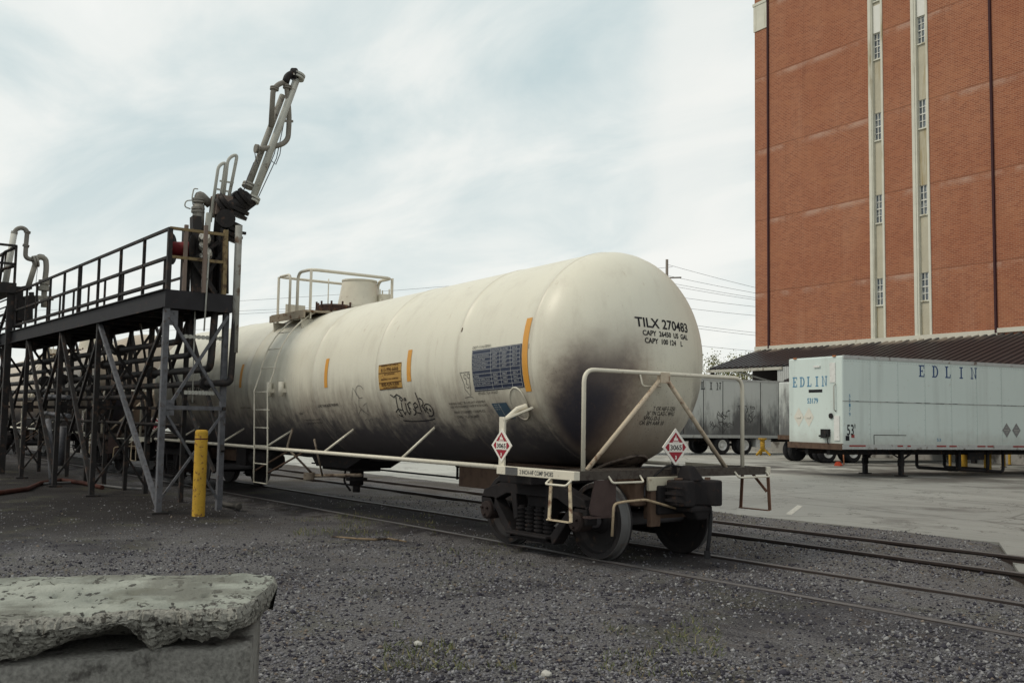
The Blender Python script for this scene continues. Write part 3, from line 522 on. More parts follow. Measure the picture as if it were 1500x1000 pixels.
# trucks
TX=-3.495
def truck():
    parts=[]
    for s_ in (-1,1):
        y_=s_*1.0; m_=MB(); Yw=.085
        def poly(p): m_.prism(p,lambda a,c_:(TX+a,y_-Yw,c_),lambda a,c_:(TX+a,y_+Yw,c_))
        poly([(-1.05,.6),(-1.0,.72),(-.55,.86),(.55,.86),(1.0,.72),(1.05,.6),(.75,.6),(.5,.7),(-.5,.7),(-.75,.6)])
        for q in (-1,1):
            poly([(q*.9,.66),(q*.75,.62),(q*.3,.16),(q*.45,.14)][::q]); poly([(q*.42,.72),(q*.3,.72),(q*.26,.4),(q*.34,.38)][::q])
            poly([(q*1.06,.64),(q*.74,.64),(q*.76,.44),(q*.8,.44),(q*.82,.56),(q*.97,.56),(q*.98,.42),(q*1.05,.42)][::q])
        poly([(-.45,.14),(.45,.14),(.38,.24),(-.38,.24)]); m_.box(TX-.4,TX+.4,y_-.17,y_+.17,.2,.235)
        sf=m_.build('side_frame',CAST,CAR,.012); parts.append(sf)
        for k in range(4):
            c_=MB(); hx=TX-.27+.18*k; prof=[]
            for j in range(6): prof+=[(.02+j*.05,.055),(.03+j*.05,.08),(.05+j*.05,.08),(.06+j*.05,.055)]
            c_.lathe((hx,y_-.0+(.0),.235),(0,0,1),[(0,0)]+[(0,.055)]+prof+[(.33,.055),(.33,0)],10); parts_=c_.build('spring',CAST,sf)
        for q in (-.889,.889):
            c_=MB(); c_.lathe((TX+q,y_-.0,.457),(0,s_,0),[(-.06,.12),(.12,.12),(.14,.1),(.15,0)],16)
            for k in range(3): a=2.09*k+.5; c_.cyl((TX+q+.06*math.cos(a),y_+s_*.14,.457+.06*math.sin(a)),(TX+q+.06*math.cos(a),y_+s_*.18,.457+.06*math.sin(a)),.016,6)
            c_.build('bearing_cap',MAT('bearing_rust',(.038,.028,.026),.7,.3,9) if not bpy.data.materials.get('bearing_rust') else bpy.data.materials['bearing_rust'],sf)
    m_=MB(); m_.box(TX-.2,TX+.2,-.98,.98,.5,.82); m_.box(TX-.3,TX+.3,-.3,.3,.78,.9); parts.append(m_.build('truck_bolster',CAST,CAR,.015))
    for q in (-.889,.889):
        m_=MB(); m_.cyl((TX+q,-1.02,.457),(TX+q,1.02,.457),.085,14); parts.append(m_.build('axle',bpy.data.materials.get('axle_steel') or MAT('axle_steel',(.11,.105,.11),.55,.3,5),CAR))
        for s_ in (-1,1):
            m_=MB(); o=TX+q
            m_.lathe((o,s_*.66,.457),(0,s_,0),[(0,0),(0,.1),(0,.37),(-.01,.40),(-.012,.48),(.0,.49),(.018,.483)],48); m_.cur=1; m_.lathe((o,s_*.66,.457),(0,s_,0),[(.018,.483),(.035,.46),(.13,.455),(.137,.448)],48); m_.cur=0; m_.lathe((o,s_*.66,.457),(0,s_,0),[(.137,.448),(.137,.395),(.09,.375),(.055,.3),(.06,.16),(.12,.12),(.12,0)],48); parts.append(m_.build('wheel',[WHEELM,TREAD],CAR))
        m_=MB(); s2=1 if q>0 else -1; m_.box(TX+q-s2*.62,TX+q-s2*.5,-.72,.72,.3,.42); m_.box(TX+q-s2*.56,TX+q-s2*.47,-.78,-.7,.28,.55); m_.box(TX+q-s2*.56,TX+q-s2*.47,.7,.78,.28,.55); parts.append(m_.build('brake_beam',CAST,CAR))
    return parts
TP=truck()
for p_ in TP:
    c=COPY(p_); c.location.x-=13.28
# orange reflective bars, notices, lettering on the near side
def patch(mb,x0,x1,a0,a1,off,n=8,dx=0):
    V=[]
    for i in range(n+1):
        a=a0+(a1-a0)*i/n; V+=[on_tank(x0+dx*i/n,a,off),on_tank(x1+dx*i/n,a,off)]
    mb.add(V,[(2*i,2*i+1,2*i+3,2*i+2) for i in range(n)],True)
D2=1.48*math.pi/180
for x0,x1,a0,a1 in ((-3.27,-3.16,-15.6,20.2),(-5.97,-5.86,-4.6,13.2),(-8.56,-8.45,-2.7,16),(-12.13,-12.02,2,20)):
    mb=MB(); patch(mb,x0,x1,a0*D2,a1*D2,.004); mb.build('reflective_bar',ORANGE,CAR)
mb=MB(); patch(mb,-6.78,-6.12,-7.7*D2,6.8*D2,.004); NT=mb.build('notice_panel',NOTICE,CAR)
mb=MB(); T=lambda a,c_: on_tank(a,c_,.008)
for a in (-7.5,-3.9,1.8,6.5): patch(mb,-6.77,-6.13,a*D2-.006,a*D2+.006,.008,1)
for t,w,h,ox,oy in (('EMERGENCY CALL CANUTEC',.5,.025,-6.7,.142),('613-996-6666',.5,.055,-6.7,.066),('IN CANADA',.3,.02,-6.6,.012),('EMERGENCY CALL CHEMTREC',.5,.022,-6.7,-.06),('800-424-9300',.5,.052,-6.7,-.15),('IN THE U.S. OR CANADA',.4,.02,-6.65,-.182)): fit_text(mb,t,w,h,T,ox,oy,.001)
mb.build('notice_print',MAT('brown_ink',(.1,.05,.02),.6),NT)
mb=MB(); patch(mb,-4.34,-3.28,-13.4*D2,7.6*D2,.004,10); TBL=mb.build('inspection_table',TABLEM,CAR)
mb=MB(); ys=np.linspace(-.33,.185,11)
for a in ys: patch(mb,-4.32,-3.30,a-.0025,a+.0025,.007,1)
for x_ in (-4.325,-3.92,-3.72,-3.505,-3.305): patch(mb,x_-.003,x_+.003,-.33,.185,.007,6)
rows=[('',),('TANK QUALIFICATION','2007','2017'),('THICKNESS TEST','2007','2017'),('SERVICE EQUIPMENT','2007','2017'),('PRESSURE RELIEF','2007','2017'),('',),('LINING','2007','2017'),('RULE 88 INSPECTION','2007','2017'),('STUB SILL INSPECTION','2007','2017')]
for i,rw in enumerate(rows):
    y_=ys[9-i]+.013
    if not rw[0]: continue
    fit_text(mb,rw[0],min(.34,.019*len(rw[0])),.021,T,-4.3,y_+.002)
    for x_,t in ((-3.88,rw[1]),(-3.68,rw[1]),(-3.46,rw[2])): fit_text(mb,t,.1,.026,T,x_,y_)
for x_,t in ((-3.9,'STATION'),(-3.71,'QUALIFIED'),(-3.46,'DUE')): fit_text(mb,t,.16 if t!='DUE' else .1,.024,T,x_,ys[9]+.013)
mb.build('table_print',MAT('pale_ink',(.42,.43,.43),.6),TBL)
mb=MB(); patch(mb,-3.98,-3.66,-.74,-.52,.006,8,-.07); PN=mb.build('small_panel',MAT('slate_blue_panel',(.04,.075,.11),.45,.2,9),CAR)
mb=MB()
for y_,w in ((-.55,.12),(-.58,.14),(-.61,.1)): fit_text(mb,'INSP 04',w,.014,lambda a,c_:on_tank(a,c_,.01),-4.0,y_)
patch(mb,-3.845,-3.838,-.73,-.53,.01,6,-.05); mb.build('panel_print',bpy.data.materials['pale_ink'],PN)
def stencil(nm,t,w,h,ox,oy,bold=0.,fn=T,mat=None):
    m_=MB(); fit_text(m_,t,w,h,fn,ox,oy,bold); m_.build(nm,mat or BLACKP,CAR)
for a_ in (('DOT 111A100W1',.4,.035,-4.33,.212),('APPLIED: TILX 04-2007',.44,.03,-4.28,-.39),('WARNING SUBJECT TO A SECURITY AGREEMENT',.86,.03,-5.02,-.5),('FILED WITH THE SURFACE TRANSPORTATION BOARD',.86,.03,-5.0,-.55),('PAINT: STEN/INERT 112030/95-025',.72,.034,-4.96,-.63),('TYPE - TILX 09-2007',.5,.034,-4.94,-.7),('LOAD TANK BLEED PRESSURE',.72,.04,-8.9,-.38,.001),('TANK',.16,.03,-9.7,-.48),('INTERIOR LINING 04-2007',.62,.024,-9.6,-.6),('SAFETY VALVE TEST 2007',.6,.024,-9.55,-.66),('LD LMT 193400',.5,.03,-12.2,-.35),('TILX 270483',1.3,.2,-15.5,-.06,.003),('CAPY 100 124 L',.7,.08,-15.2,-.25)): stencil('side_lettering',*a_)
def headt(t,w,h,oy,oz,sl=-.012,b=.002): stencil('end_lettering',t,w,h,oy,oz,b,lambda a,c_:on_head(a,c_+sl*(a-oy),.004))
headt('TILX 270483',.97,.115,-.405,2.815,-.02,.003); headt('CAPY  26450  US  GAL',.85,.062,-.31,2.71); headt('CAPY  100 124    L',.69,.062,-.285,2.615)
headt('T OR ASF E-3250',.42,.05,-.06,1.79,0,0); headt('36" TIN CLASS C WHLS',.52,.05,-.15,1.73,0,0); headt('SPRG D-5',.28,.05,-.18,1.67,0,0); headt('OR BM AAR 10',.42,.05,-.22,1.61,0,0)
stencil('sill_lettering','2 INCH-HF COMP SHOES',.62,.05,-3.02,1.01,.001,lambda a,c_:(a,-1.643,c_),FADEDP)
m_=MB(); m_.add([(-3.3,-1.643,.99),(-3.06,-1.643,.99),(-3.06,-1.643,1.08),(-3.3,-1.643,1.08)],[(0,1,2,3)]); m_.build('grey_patch',FADEDP,CAR)
# spray-can scribbles
def scribble(mb,strokes,x0,a0,w,h,r):
    for st in strokes:
        P=[(x0+p[0]*w,a0+p[1]*h) for p in st]; Q=[]
        for i in range(len(P)-1):
            for k in range(3): t=k/3; Q.append((P[i][0]*(1-t)+P[i+1][0]*t,P[i][1]*(1-t)+P[i+1][1]*t))
        Q.append(P[-1]); V=[]
        for i,(a,c_) in enumerate(Q):
            p,q=Q[max(0,i-1)],Q[min(len(Q)-1,i+1)]; d=Vector((q[0]-p[0],q[1]-p[1],0)); d=d.normalized() if d.length>1e-9 else Vector((1,0,0)); nn=(-d.y*r,d.x*r); V+=[on_tank(a+nn[0],c_+nn[1],.006),on_tank(a-nn[0],c_-nn[1],.006)]
        mb.add(V,[(2*i,2*i+2,2*i+3,2*i+1) for i in range(len(Q)-1)])
def arc(cx_,cy_,rx,ry,a0,a1,n=10): return [(cx_+rx*math.cos(R_(a0+(a1-a0)*k/n)),cy_+ry*math.sin(R_(a0+(a1-a0)*k/n))) for k in range(n+1)]
mb=MB()
scribble(mb,[[(0,.95),(.1,.85),(.2,.93),(.3,.85)],[(.16,.86),(.12,.45),(.17,.12),(.08,.2)],[(.02,.3),(.12,.42),(.24,.36)],[(.28,.66),(.25,.4),(.27,.18),(.33,.3)],arc(.3,.76,.04,.06,0,360),[(.4,.62),(.37,.35),(.4,.18),(.46,.28),(.45,.6)],arc(.42,.74,.03,.04,0,360),arc(.53,.5,.07,.12,60,250),arc(.54,.28,.07,.11,70,-110),[(.62,.4),(.74,.46),(.7,.6),(.62,.55),(.63,.25),(.76,.2)],[(.76,.95),(.8,.6),(.78,.25)],arc(.84,.6,.07,.13,110,-90),[(.84,.47),(.96,.18)],arc(1.0,.3,.12,.22,200,-120,14),arc(.96,.36,.02,.04,0,360),arc(1.04,.3,.02,.04,0,360),arc(.6,.02,.5,.1,200,340)],-6.5,-.68,.92,.42,.0085)
mb.build('spray_tag',BLACKP,CAR)
mb=MB()
scribble(mb,[[(0,1),(.95,1.0)],[(0,1),(.3,.5),(.28,.3),(.7,.0),(.8,.3),(.9,.95)],arc(.45,.82,.12,.1,0,330),arc(.78,.84,.1,.1,0,330),[(.55,.7),(.5,.5),(.7,.48)],[(.45,.4),(.6,.33),(.75,.42)],[(.1,-.06),(.6,-.02),(.9,-.08)]],-4.62,-.4,.24,.32,.004)
mb.build('pen_scribble',FADEDP,CAR); mb=MB()
scribble(mb,[[(0,.6),(.2,1),(.5,.7),(.35,.4),(.6,.2)],arc(.6,.85,.25,.2,20,300),[(.2,.5),(.1,.1),(.4,.3),(.8,.1)],[(.6,.4),(.9,.5),(.75,.2)]],-7.7,-.62,.5,.5,.004)
mb.build('pen_scribble',FADEDP,CAR); mb=MB()
scribble(mb,[[(0,.3),(.1,.5),(.2,.2),(.3,.5),(.4,.3)],[(.55,.2),(.6,.55),(.75,.3),(.8,.5)]],-7.5,-.7,.6,.14,.004)
mb.build('pen_scribble',FADEDP,CAR); mb=MB()
scribble(mb,[[(0,1),(.3,.2),(.1,.1)],[(.2,.9),(.5,.3),(.6,.8),(.9,.1)],arc(.5,.2,.2,.15,0,300)],-8.9,-.98,.5,.45,.006)
mb.build('pen_scribble',FADEDP,CAR)
mb=MB()
for x_,a in ((-3.0,.18),(-4.7,.55)):
    mb.add([on_tank(min(x_,XT-.02),a-.06,.005),on_tank(min(x_,XT-.02)+.03,a-.06,.005),on_tank(min(x_,XT-.02)+.03,a,.005),on_tank(min(x_,XT-.02),a,.005)],[(0,1,2,3)])
mb.build('rust_spot',RUST,CAR)
# second tank car, coupled behind
SKIP={'inspection_table','notice_panel','small_panel','spray_tag','pen_scribble','side_lettering','end_lettering','reflective_bar','rust_spot'}
C2=CAR.copy(); COL.objects.link(C2); C2.location.x-=19.2
C2['label']='grimy brown-stained tank car standing behind the pipe rack, coupled at the left end'
for ch in kids(CAR):
    if ch.name.split('.')[0] in SKIP: continue
    c=COPY(ch,C2)
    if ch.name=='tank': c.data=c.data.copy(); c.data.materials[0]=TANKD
# ------------------------------------------------------------------ loading rack
XR=-10.85; ZD=3.78; Y0,Y1=-3.3,-2.2; XL=-27.
RK=THING('loading_rack','dark steel rack with railed walkway and pipes, left of the tank car','loading rack',(XR,Y0,0))
mb=MB(); mb.box(XL,XR,Y0-.05,Y0+.01,ZD-.32,ZD); mb.box(XL,XR,Y1-.01,Y1+.05,ZD-.32,ZD); mb.box(XR,XR+.06,Y0-.05,Y1+.05,ZD-.32,ZD); mb.box(XL,XR,Y0+.01,Y1-.01,ZD-.06,ZD-.02)
for x_ in np.arange(XL+.4,XR,1.1): mb.box(x_,x_+.08,Y0+.01,Y1-.01,ZD-.26,ZD-.06)
for z_ in (ZD-.32,ZD-.015): mb.box(XL,XR+.07,Y0-.1,Y0+.01,z_-.0,z_+.018)
mb.build('deck',MAT('deck_steel',(.024,.023,.026),.6,.3,5,(.1,.06,.045),.6,.72,3),RK)
posts=[-10.83,-12.22,-13.66,-15.19,-16.66,-18.0,-19.33,-20.73,-21.86,-23.2]
for i,x_ in enumerate(posts):
    mb=MB(); w=.075 if i in (0,4) else .05; mb.beam((x_,Y0,ZD),(x_,Y0,4.85),w,w); mb.build('railing_post',RACK,RK)
for z_,nm in ((4.85,'top_rail'),(4.35,'middle_rail'),(3.94,'toe_rail')):
    mb=MB(); mb.beam((XL,Y0,z_),(XR,Y0,z_),.05); mb.build(nm,RACK,RK)
mb=MB()
for z_ in (4.85,4.35,3.94): mb.beam((XL,Y1,z_),(-11.6,Y1,z_),.045)
for x_ in np.arange(-26,-11.5,1.45): mb.beam((x_,Y1,ZD),(x_,Y1,4.85),.045)
mb.build('far_railing',RACK,RK)
ER=MAT('end_rail_paint',(.2,.15,.08),.6,.3,8,(.07,.045,.03),.5,.65,8)
mb=MB()
for z_ in (4.86,4.36): mb.beam((XR,Y0,z_),(XR,Y1-.1,z_),.05)
for y_ in (Y1-.1,): mb.beam((XR,y_,ZD-.0),(XR,y_,4.95),.07)
mb.build('end_railing',ER,RK)
def col(p,q,w,mat,nm='column'):
    mb=MB(); mb.beam(p,q,w); return mb.build(nm,mat,RK)
bents=[(-10.85,STEEL_GREY),(-14.95,RACK),(-18.0,RACK),(-21.4,RACK),(-24.5,RACK)]
for x_,mt in bents:
    col((x_,Y0,-.1),(x_,Y0,ZD-.32),.095,mt); col((x_-.1,Y1,-.1),(x_-.1,Y1,ZD-.32),.095,mt)
    for (ya,za,yb,zb) in ((Y0,3.4,Y1,1.85),(Y1,3.4,Y0,1.55),(Y0,1.75,Y1,.1),(Y1,1.7,Y0,.1)): col((x_,ya,za),(x_-.08,yb,zb),.05 if za>2 else .04,mt,'brace')
    col((x_,Y0,1.75),(x_-.08,Y1,1.75),.07,mt,'tie_beam')
for (xa,_),(xb,_) in zip(bents[:-1],bents[1:]):
    xm=(xa+xb)/2
    col((xb,Y0,3.46),(xa,Y0,.05),.075,STEEL_GREY if xa>-11 else RACK,'brace')
    col((xa,Y0+.06,3.46),(xm-.6,Y0+.06,1.2),.06,RACK,'brace'); col((xm,Y1,3.46),(xb,Y1,1.2),.06,RACK,'brace'); col((xm,Y1,3.46),(xa,Y1,1.0),.06,RACK,'brace')
    col((xb,Y1+.05,3.46),(xa-.5,Y1+.05,.6),.05,RACK,'brace'); col((xm,Y1,-.1),(xm,Y1,ZD-.32),.08,RACK,'post')
    col((xa,Y1,1.75),(xb,Y1,1.75),.06,RACK,'tie_beam')
for x_,mt in bents[:4]:
    for z_ in (1.75,3.3):
        mb=MB(); mb.box(x_-.012,x_+.012,Y0-.02,Y0+.2,z_-.13,z_+.13)
        for dz in (-.08,.08): mb.cyl((x_+.012,Y0+.13,z_+dz),(x_+.03,Y0+.13,z_+dz),.014,6)
        mb.build('gusset_plate',mt,RK)
    mb=MB(); mb.box(x_-.14,x_+.14,Y0-.14,Y0+.14,-.12,-.02); mb.build('base_plate',RACK,RK)
for k,x_ in enumerate((-12.2,-13.6,-16.4,-19.8)):
    col((x_,Y0+.4,3.4),(x_-1.2,Y1,1.8),.04,RACK,'brace')
# pipes under the deck
def pipe(pts,r,mat=RACK,nm='pipe',fl=()):
    mb=MB(); mb.tube(bend(pts,.16,6),r,10)
    for p_,d_ in fl: mb.lathe(Vector(p_)-Vector(d_)*.05,d_,[(0,0),(0,r*1.9),(.04,r*1.9),(.04,r*1.2),(.06,r*1.2),(.06,r*1.9),(.1,r*1.9),(.1,0)],14)
    return mb.build(nm,mat,RK)
pipe([(-30,-2.75,2.96),(-11.75,-2.75,2.96),(-11.75,-2.75,3.5)],.06,fl=[((-15.3,-2.75,2.96),(1,0,0)),((-19,-2.75,2.96),(1,0,0))])
pipe([(-30,-2.6,2.71),(-11.5,-2.6,2.71),(-11.5,-2.6,3.5)],.055,fl=[((-17,-2.6,2.71),(1,0,0))])
pipe([(-30,-2.5,2.45),(-10.95,-2.45,2.45),(-10.95,-2.4,3.6)],.065,fl=[((-14,-2.5,2.45),(1,0,0)),((-20,-2.5,2.45),(1,0,0))])
pipe([(-30,-2.5,2.2),(-10.8,-2.35,2.2),(-10.8,-2.13,2.2),(-10.8,-2.08,3.5),(-10.8,-2.08,5.0)],.06,RACK,fl=[((-11.4,-2.36,2.2),(1,0,0)),((-18.3,-2.45,2.2),(1,0,0))])
mb=MB(); mb.tube([(-10.8,-2.08,2.75),(-10.8,-2.08,5.05)],.064,12); mb.build('pipe_sleeve',MAT('sleeve_paint',(.26,.26,.24),.55,.25,6,(.1,.07,.05),.5,.66,5),RK)
pipe([(-30,-2.95,1.95),(-13,-2.95,1.95)],.05); pipe([(-26,-2.4,1.42),(-12.5,-2.4,1.42)],.035)
for y_,z_,xa,xb in ((-3.1,2.02,-20.2,-17.9),(-3.1,1.6,-20.1,-17.8)): pipe([(xa,y_,z_),(xb,y_,z_-.05)],.05,STEEL_GREY)
pipe([(-19.3,-3.2,1.45),(-18.9,-3.2,.6),(-18.6,-3.2,-.05)],.07,STEEL_GREY,'drain_pipe'); pipe([(-18.3,-3.1,1.3),(-18.4,-3.1,.4)],.08,STEEL_GREY,'drain_pipe')
for x_,y_ in ((-16.2,-2.5),(-20.8,-2.6),(-22.6,-2.6)):
    mb=MB(); mb.cyl((x_,y_,2.45),(x_,y_,2.9),.025,8); mb.lathe((x_,y_,2.9),(0,0,1),[(0,.14),(.03,.16),(.05,.14)],14); mb.lathe((x_-.16,y_,2.45),(1,0,0),[(0,0),(0,.14),(.05,.14),(.16,.1),(.27,.14),(.32,.14),(.32,0)],14); mb.build('gate_valve',RACK,RK)
for zz,xa,xb in ((3.0,-2.95,-2.25),(2.02,-2.9,-2.35)):
    mb=MB(); mb.beam((-10.95,xa,zz+.0),(-10.95,xb,zz),.012,.05)
    for k in range(9): y_=xa+(xb-xa)*(k+.5)/9; mb.box(-10.965,-10.935,y_-.02,y_+.02,zz-.035,zz+.035)
    mb.build('perforated_strap',PIPE_PALE,RK)
mb=MB(); mb.tube([(-11.0,-2.75,3.46),(-11.0,-2.73,1.85)],.012,6); mb.tube([(-10.78,-2.62,4.5),(-10.76,-2.66,3.1)],.016,6); mb.build('hanging_cable',PIPE_PALE,RK)
# machinery bolted to the deck end: uprights
mb=MB()
for x_,y_,w in ((-11.3,-2.85,.13),(-11.25,-2.5,.2),(-11.5,-2.3,.24),(-11.1,-2.25,.12)): mb.beam((x_,y_,ZD-.02),(x_,y_,4.95),w)
mb.beam((-11.0,-2.85,4.4),(-11.0,-2.4,3.8),.09); mb.beam((-11.05,-2.35,4.75),(-11.05,-2.85,4.35),.06); mb.beam((-11.05,-2.2,4.7),(-11.05,-2.6,4.05),.06); mb.beam((-11.1,-2.7,ZD),(-11.3,-2.7,5.2),.16); mb.build('machine_post',RACK,RK)
# hose reel on the walkway end
RL=THING('hose_reel','dark hose reel with red hub behind the rack end railing','hose reel',(-11.2,-3.05,ZD))
mb=MB(); a=Vector((.55,.83,0)); c0=Vector((-11.2,-3.08,4.56))
for o in (-.06,.3): mb.lathe(c0+a*o,a,[(0,0),(0,.26),(.015,.28),(.03,.26),(.03,0)],28)
mb.build('reel_disc',STEEL_DARK,RL)
mb=MB(); mb.lathe(c0-a*.03,a,[(0,.13),(.33,.13)],20); mb.build('red_drum',MAT('red_hose',(.14,.015,.018),.5,.25,9),RL)
mb=MB()
for o in (.08,.42): p_=c0+a*o+Vector((.3,0,0)); mb.beam((p_.x,p_.y,ZD-.02),(p_.x,p_.y,4.95),.06)
mb.build('reel_stand',MAT('reel_stand_paint',(.17,.13,.11),.6,.2,9),RL)
mb=MB(); mb.tube(bend([(-10.95,-2.95,4.4),(-10.93,-2.97,4.1),(-10.95,-2.9,ZD)],.1),.018,6); mb.build('reel_hose',RUBBER,RL)
# loading arm: swing-joint pipework above the deck end
XA=-11.2
def A(u,v,dx=0): return onX(u,v,XA+dx)
ARM=THING('pipe_loader','tall grey swivel pipe loading arm raised above the near end of the rack','pipe loader',(XA,-2.3,ZD))
def flange(mb,p_,d_,r,t=.1): mb.lathe(Vector(p_)-Vector(d_).normalized()*t/2,d_,[(0,0),(0,r),(t*.4,r),(t*.4,r*.75),(t*.6,r*.75),(t*.6,r),(t,r),(t,0)],16)
GREYP=MAT('arm_paint',(.4,.4,.36),.5,.15,5,(.16,.13,.1),.58,.72,9); DARKA=MAT('swivel_iron',(.022,.02,.02),.55,.35,8,(.07,.045,.035),.58,.72,9)
mb=MB(); p0,p1=A(370,292),A(436,112); mb.tube([p0,p1],.068,14); flange(mb,p0,p1-p0,.135,.1); flange(mb,p1,p1-p0,.14,.1); mb.build('outer_pipe',GREYP,ARM)
mb=MB(); q0,q1=A(364,272,-.12),A(414,140,-.2); mb.tube([q0,q1],.058,12); flange(mb,q0,q1-q0,.12,.08); mb.build('inner_pipe',MAT('aged_arm_paint',(.27,.26,.23),.55,.25,6,(.1,.08,.07),.52,.68,9),ARM)
mb=MB(); mb.tube(bend([A(376,218),A(390,218),A(415,211),A(422,203),A(424,172),A(420,128),A(418,121),A(412,122),A(405,126),A(400,133),A(397,186)],.22,6),.05,12)
for u,v in ((376,218),(402,130),(421,128)): flange(mb,A(u,v),(0,.1,1) if u>380 else (0,1,0),.085,.06)
mb.beam(A(414,177),A(429,178),.04); mb.build('drop_pipe',MAT('drop_pipe_paint',(.2,.185,.16),.55,.3,7),ARM)
mb=MB(); mb.tube(bend([A(418,122),A(421,112),A(428,108),A(436,112)],.2,6),.07,12); flange(mb,A(431,109),(0,1,.2),.12,.08); mb.build('top_elbow',DARKA,ARM)
mb=MB(); a0=A(352,308); mb.tube(bend([A(322,345),A(325,310),A(342,298),A(356,302),A(368,290)],.25,6),.12,14); 
for u,v,r in ((330,300,.22),(345,310,.24),(357,291,.2),(338,330,.2),(333,345,.22)): flange(mb,A(u,v),(.5,.6,.6 if v<305 else 2),r,.16)
mb.lathe(A(352,296,-.1),(1,-.2,0),[(-.12,0),(-.12,.2),(.02,.22),(.16,.2),(.16,0)],18); mb.lathe(A(330,322,.05),(1,-.3,0),[(-.15,0),(-.15,.17),(.15,.17),(.15,0)],16)
mb.beam(A(360,306),A(372,297),.1); mb.beam(A(340,345),A(355,349),.05); mb.beam(A(335,338),A(360,342),.05); mb.build('swivel_joint',DARKA,ARM)
mb=MB(); mb.beam(A(325,288,-.1),A(322,318,-.1),.36,.3); mb.hexa([A(315,305,-.25),A(330,312,-.25),A(330,312,.0),A(315,305,.0),A(326,285,-.25),A(337,290,-.25),A(337,290,.0),A(326,285,.0)]); mb.build('gear_box',MAT('gearbox_paint',(.13,.1,.085),.6,.3,8,(.22,.2,.18),.6,.7,6),ARM,.01)
mb=MB(); mb.tube([A(326,430,.05),A(326,345,.05)],.11,14); mb.tube([A(312,440,-.2),A(314,345,-.2)],.09,12); mb.build('riser_pipe',DARKA,ARM)
mb=MB(); mb.tube([A(290,345,-.3),A(291,300,-.3)],.105,14); mb.tube(bend([A(291,300,-.3),A(291,283,-.3),A(308,300,-.3)],.1,5),.08,12); flange(mb,A(290,308,-.3),(0,0,1),.12,.1); flange(mb,A(291,294,-.3),(0,0,1),.11,.08); mb.build('side_riser',MAT('riser_paint',(.21,.2,.18),.55,.25,6,(.08,.07,.06),.55,.7,8),ARM)
mb=MB(); mb.tube(bend([A(290,277,-.3),A(284,276,-.3),A(281,290,-.3),A(283,300,-.3)],.12),.012,6); mb.tube(bend([A(286,293,-.3),A(272,294,-.3),A(270,303,-.3),A(279,306,-.3)],.12),.012,6); mb.build('small_tubing',PIPE_PALE,ARM)
mb=MB()
for a_,b_,c_,d_ in (((308,325),(320,243),(331,237),(322,300)),((328,285),(334,232),(348,225),(335,290))):
    mb.tube(bend([A(*a_),A(*b_),A(*c_),A(*d_)],.14,5),.03,8)
mb.beam(A(318,277),A(336,281),.03); mb.beam(A(322,265),A(342,268),.03); mb.beam(A(303,345),A(306,312),.08); mb.build('guard_hoop',GREYP,ARM)
mb=MB()
for a_,b_,c_ in (((375,290),(402,225),(415,165)),((377,292),(405,232),(418,170)),((354,290),(362,262),(372,238)),((355,318),(366,303),(376,292))): mb.tube([A(*a_),A(*b_),A(*c_)],.009,5)
mb.tube([A(398,236),A(404,241),A(410,226),A(412,212)],.009,5); mb.tube([A(373,223),A(375,234),A(378,240)],.009,5); mb.build('balance_cable',STEEL_GREY,ARM)
mb=MB(); 
for u,v,r in ((300,350,.16),(298,362,.12),(303,372,.14),(297,378,.1)): mb.lathe(A(u,v,.15),(.6,-.3,.4),[(-.08,0),(-.08,r*.6),(0,r*.7),(.08,r*.6),(.08,0)],10)
mb.tube([A(296,420,.3),A(300,345,.3)],.02,6); mb.build('control_valve',MAT('pale_valve',(.42,.41,.37),.45,.3,14,(.08,.07,.06),.5,.6,16),ARM)
# second arm further back
XB=-24.
def B2(u,v): return onX(u,v,XB)
AR2=THING('pipe_loader','slender curved pipe loading arm above the far end of the rack','pipe loader',(XB,-2.6,ZD))
mb=MB(); mb.tube([B2(6,425),B2(21,340)],.085,12); mb.build('outer_pipe',MAT('bright_arm_paint',(.5,.5,.46),.5,.15,5),AR2)
mb=MB(); mb.tube(bend([B2(20,345),B2(23,336),B2(32,333),B2(40,338),B2(38,360),B2(37,378),B2(50,381)],.35,6),.062,12)
for u,v in ((21,341),(40,340),(38,360),(50,381)): flange(mb,B2(u,v),(0,.2,1),.09,.06)
mb.build('drop_pipe',MAT('arm_dark_grey',(.2,.19,.17),.55,.25,6),AR2)
mb=MB(); mb.tube(bend([B2(49,382),B2(58,376),B2(67,379),B2(68,392),B2(65,418),B2(64,450)],.3,6),.075,12); mb.tube([B2(53,383),B2(40,424)],.075,12); flange(mb,B2(52,383),(0,1,.3),.17,.12); flange(mb,B2(65,418),(0,0,1),.16,.3); mb.beam(B2(50,436),B2(78,437),.12); mb.build('swing_pipe',MAT('arm_mid_grey',(.24,.23,.2),.55,.25,6),AR2)
mb=MB(); mb.tube(bend([B2(52,376),B2(57,372),B2(66,374),B2(67,380)],.1),.012,5); mb.tube([B2(55,392),B2(52,420)],.008,5); mb.build('balance_cable',STEEL_GREY,AR2)
mb=MB(); mb.beam(B2(34,440),B2(34,470),.5,.4); mb.lathe(B2(42,443),(1,.2,0),[(-.2,0),(-.2,.2),(.2,.2),(.2,0)],14); mb.tube([B2(46,428),B2(47,450)],.07,8); mb.tube([B2(28,424),B2(46,420)],.07,8); mb.beam(B2(24,480),B2(26,420),.25); mb.build('swivel_joint',DARKA,AR2)
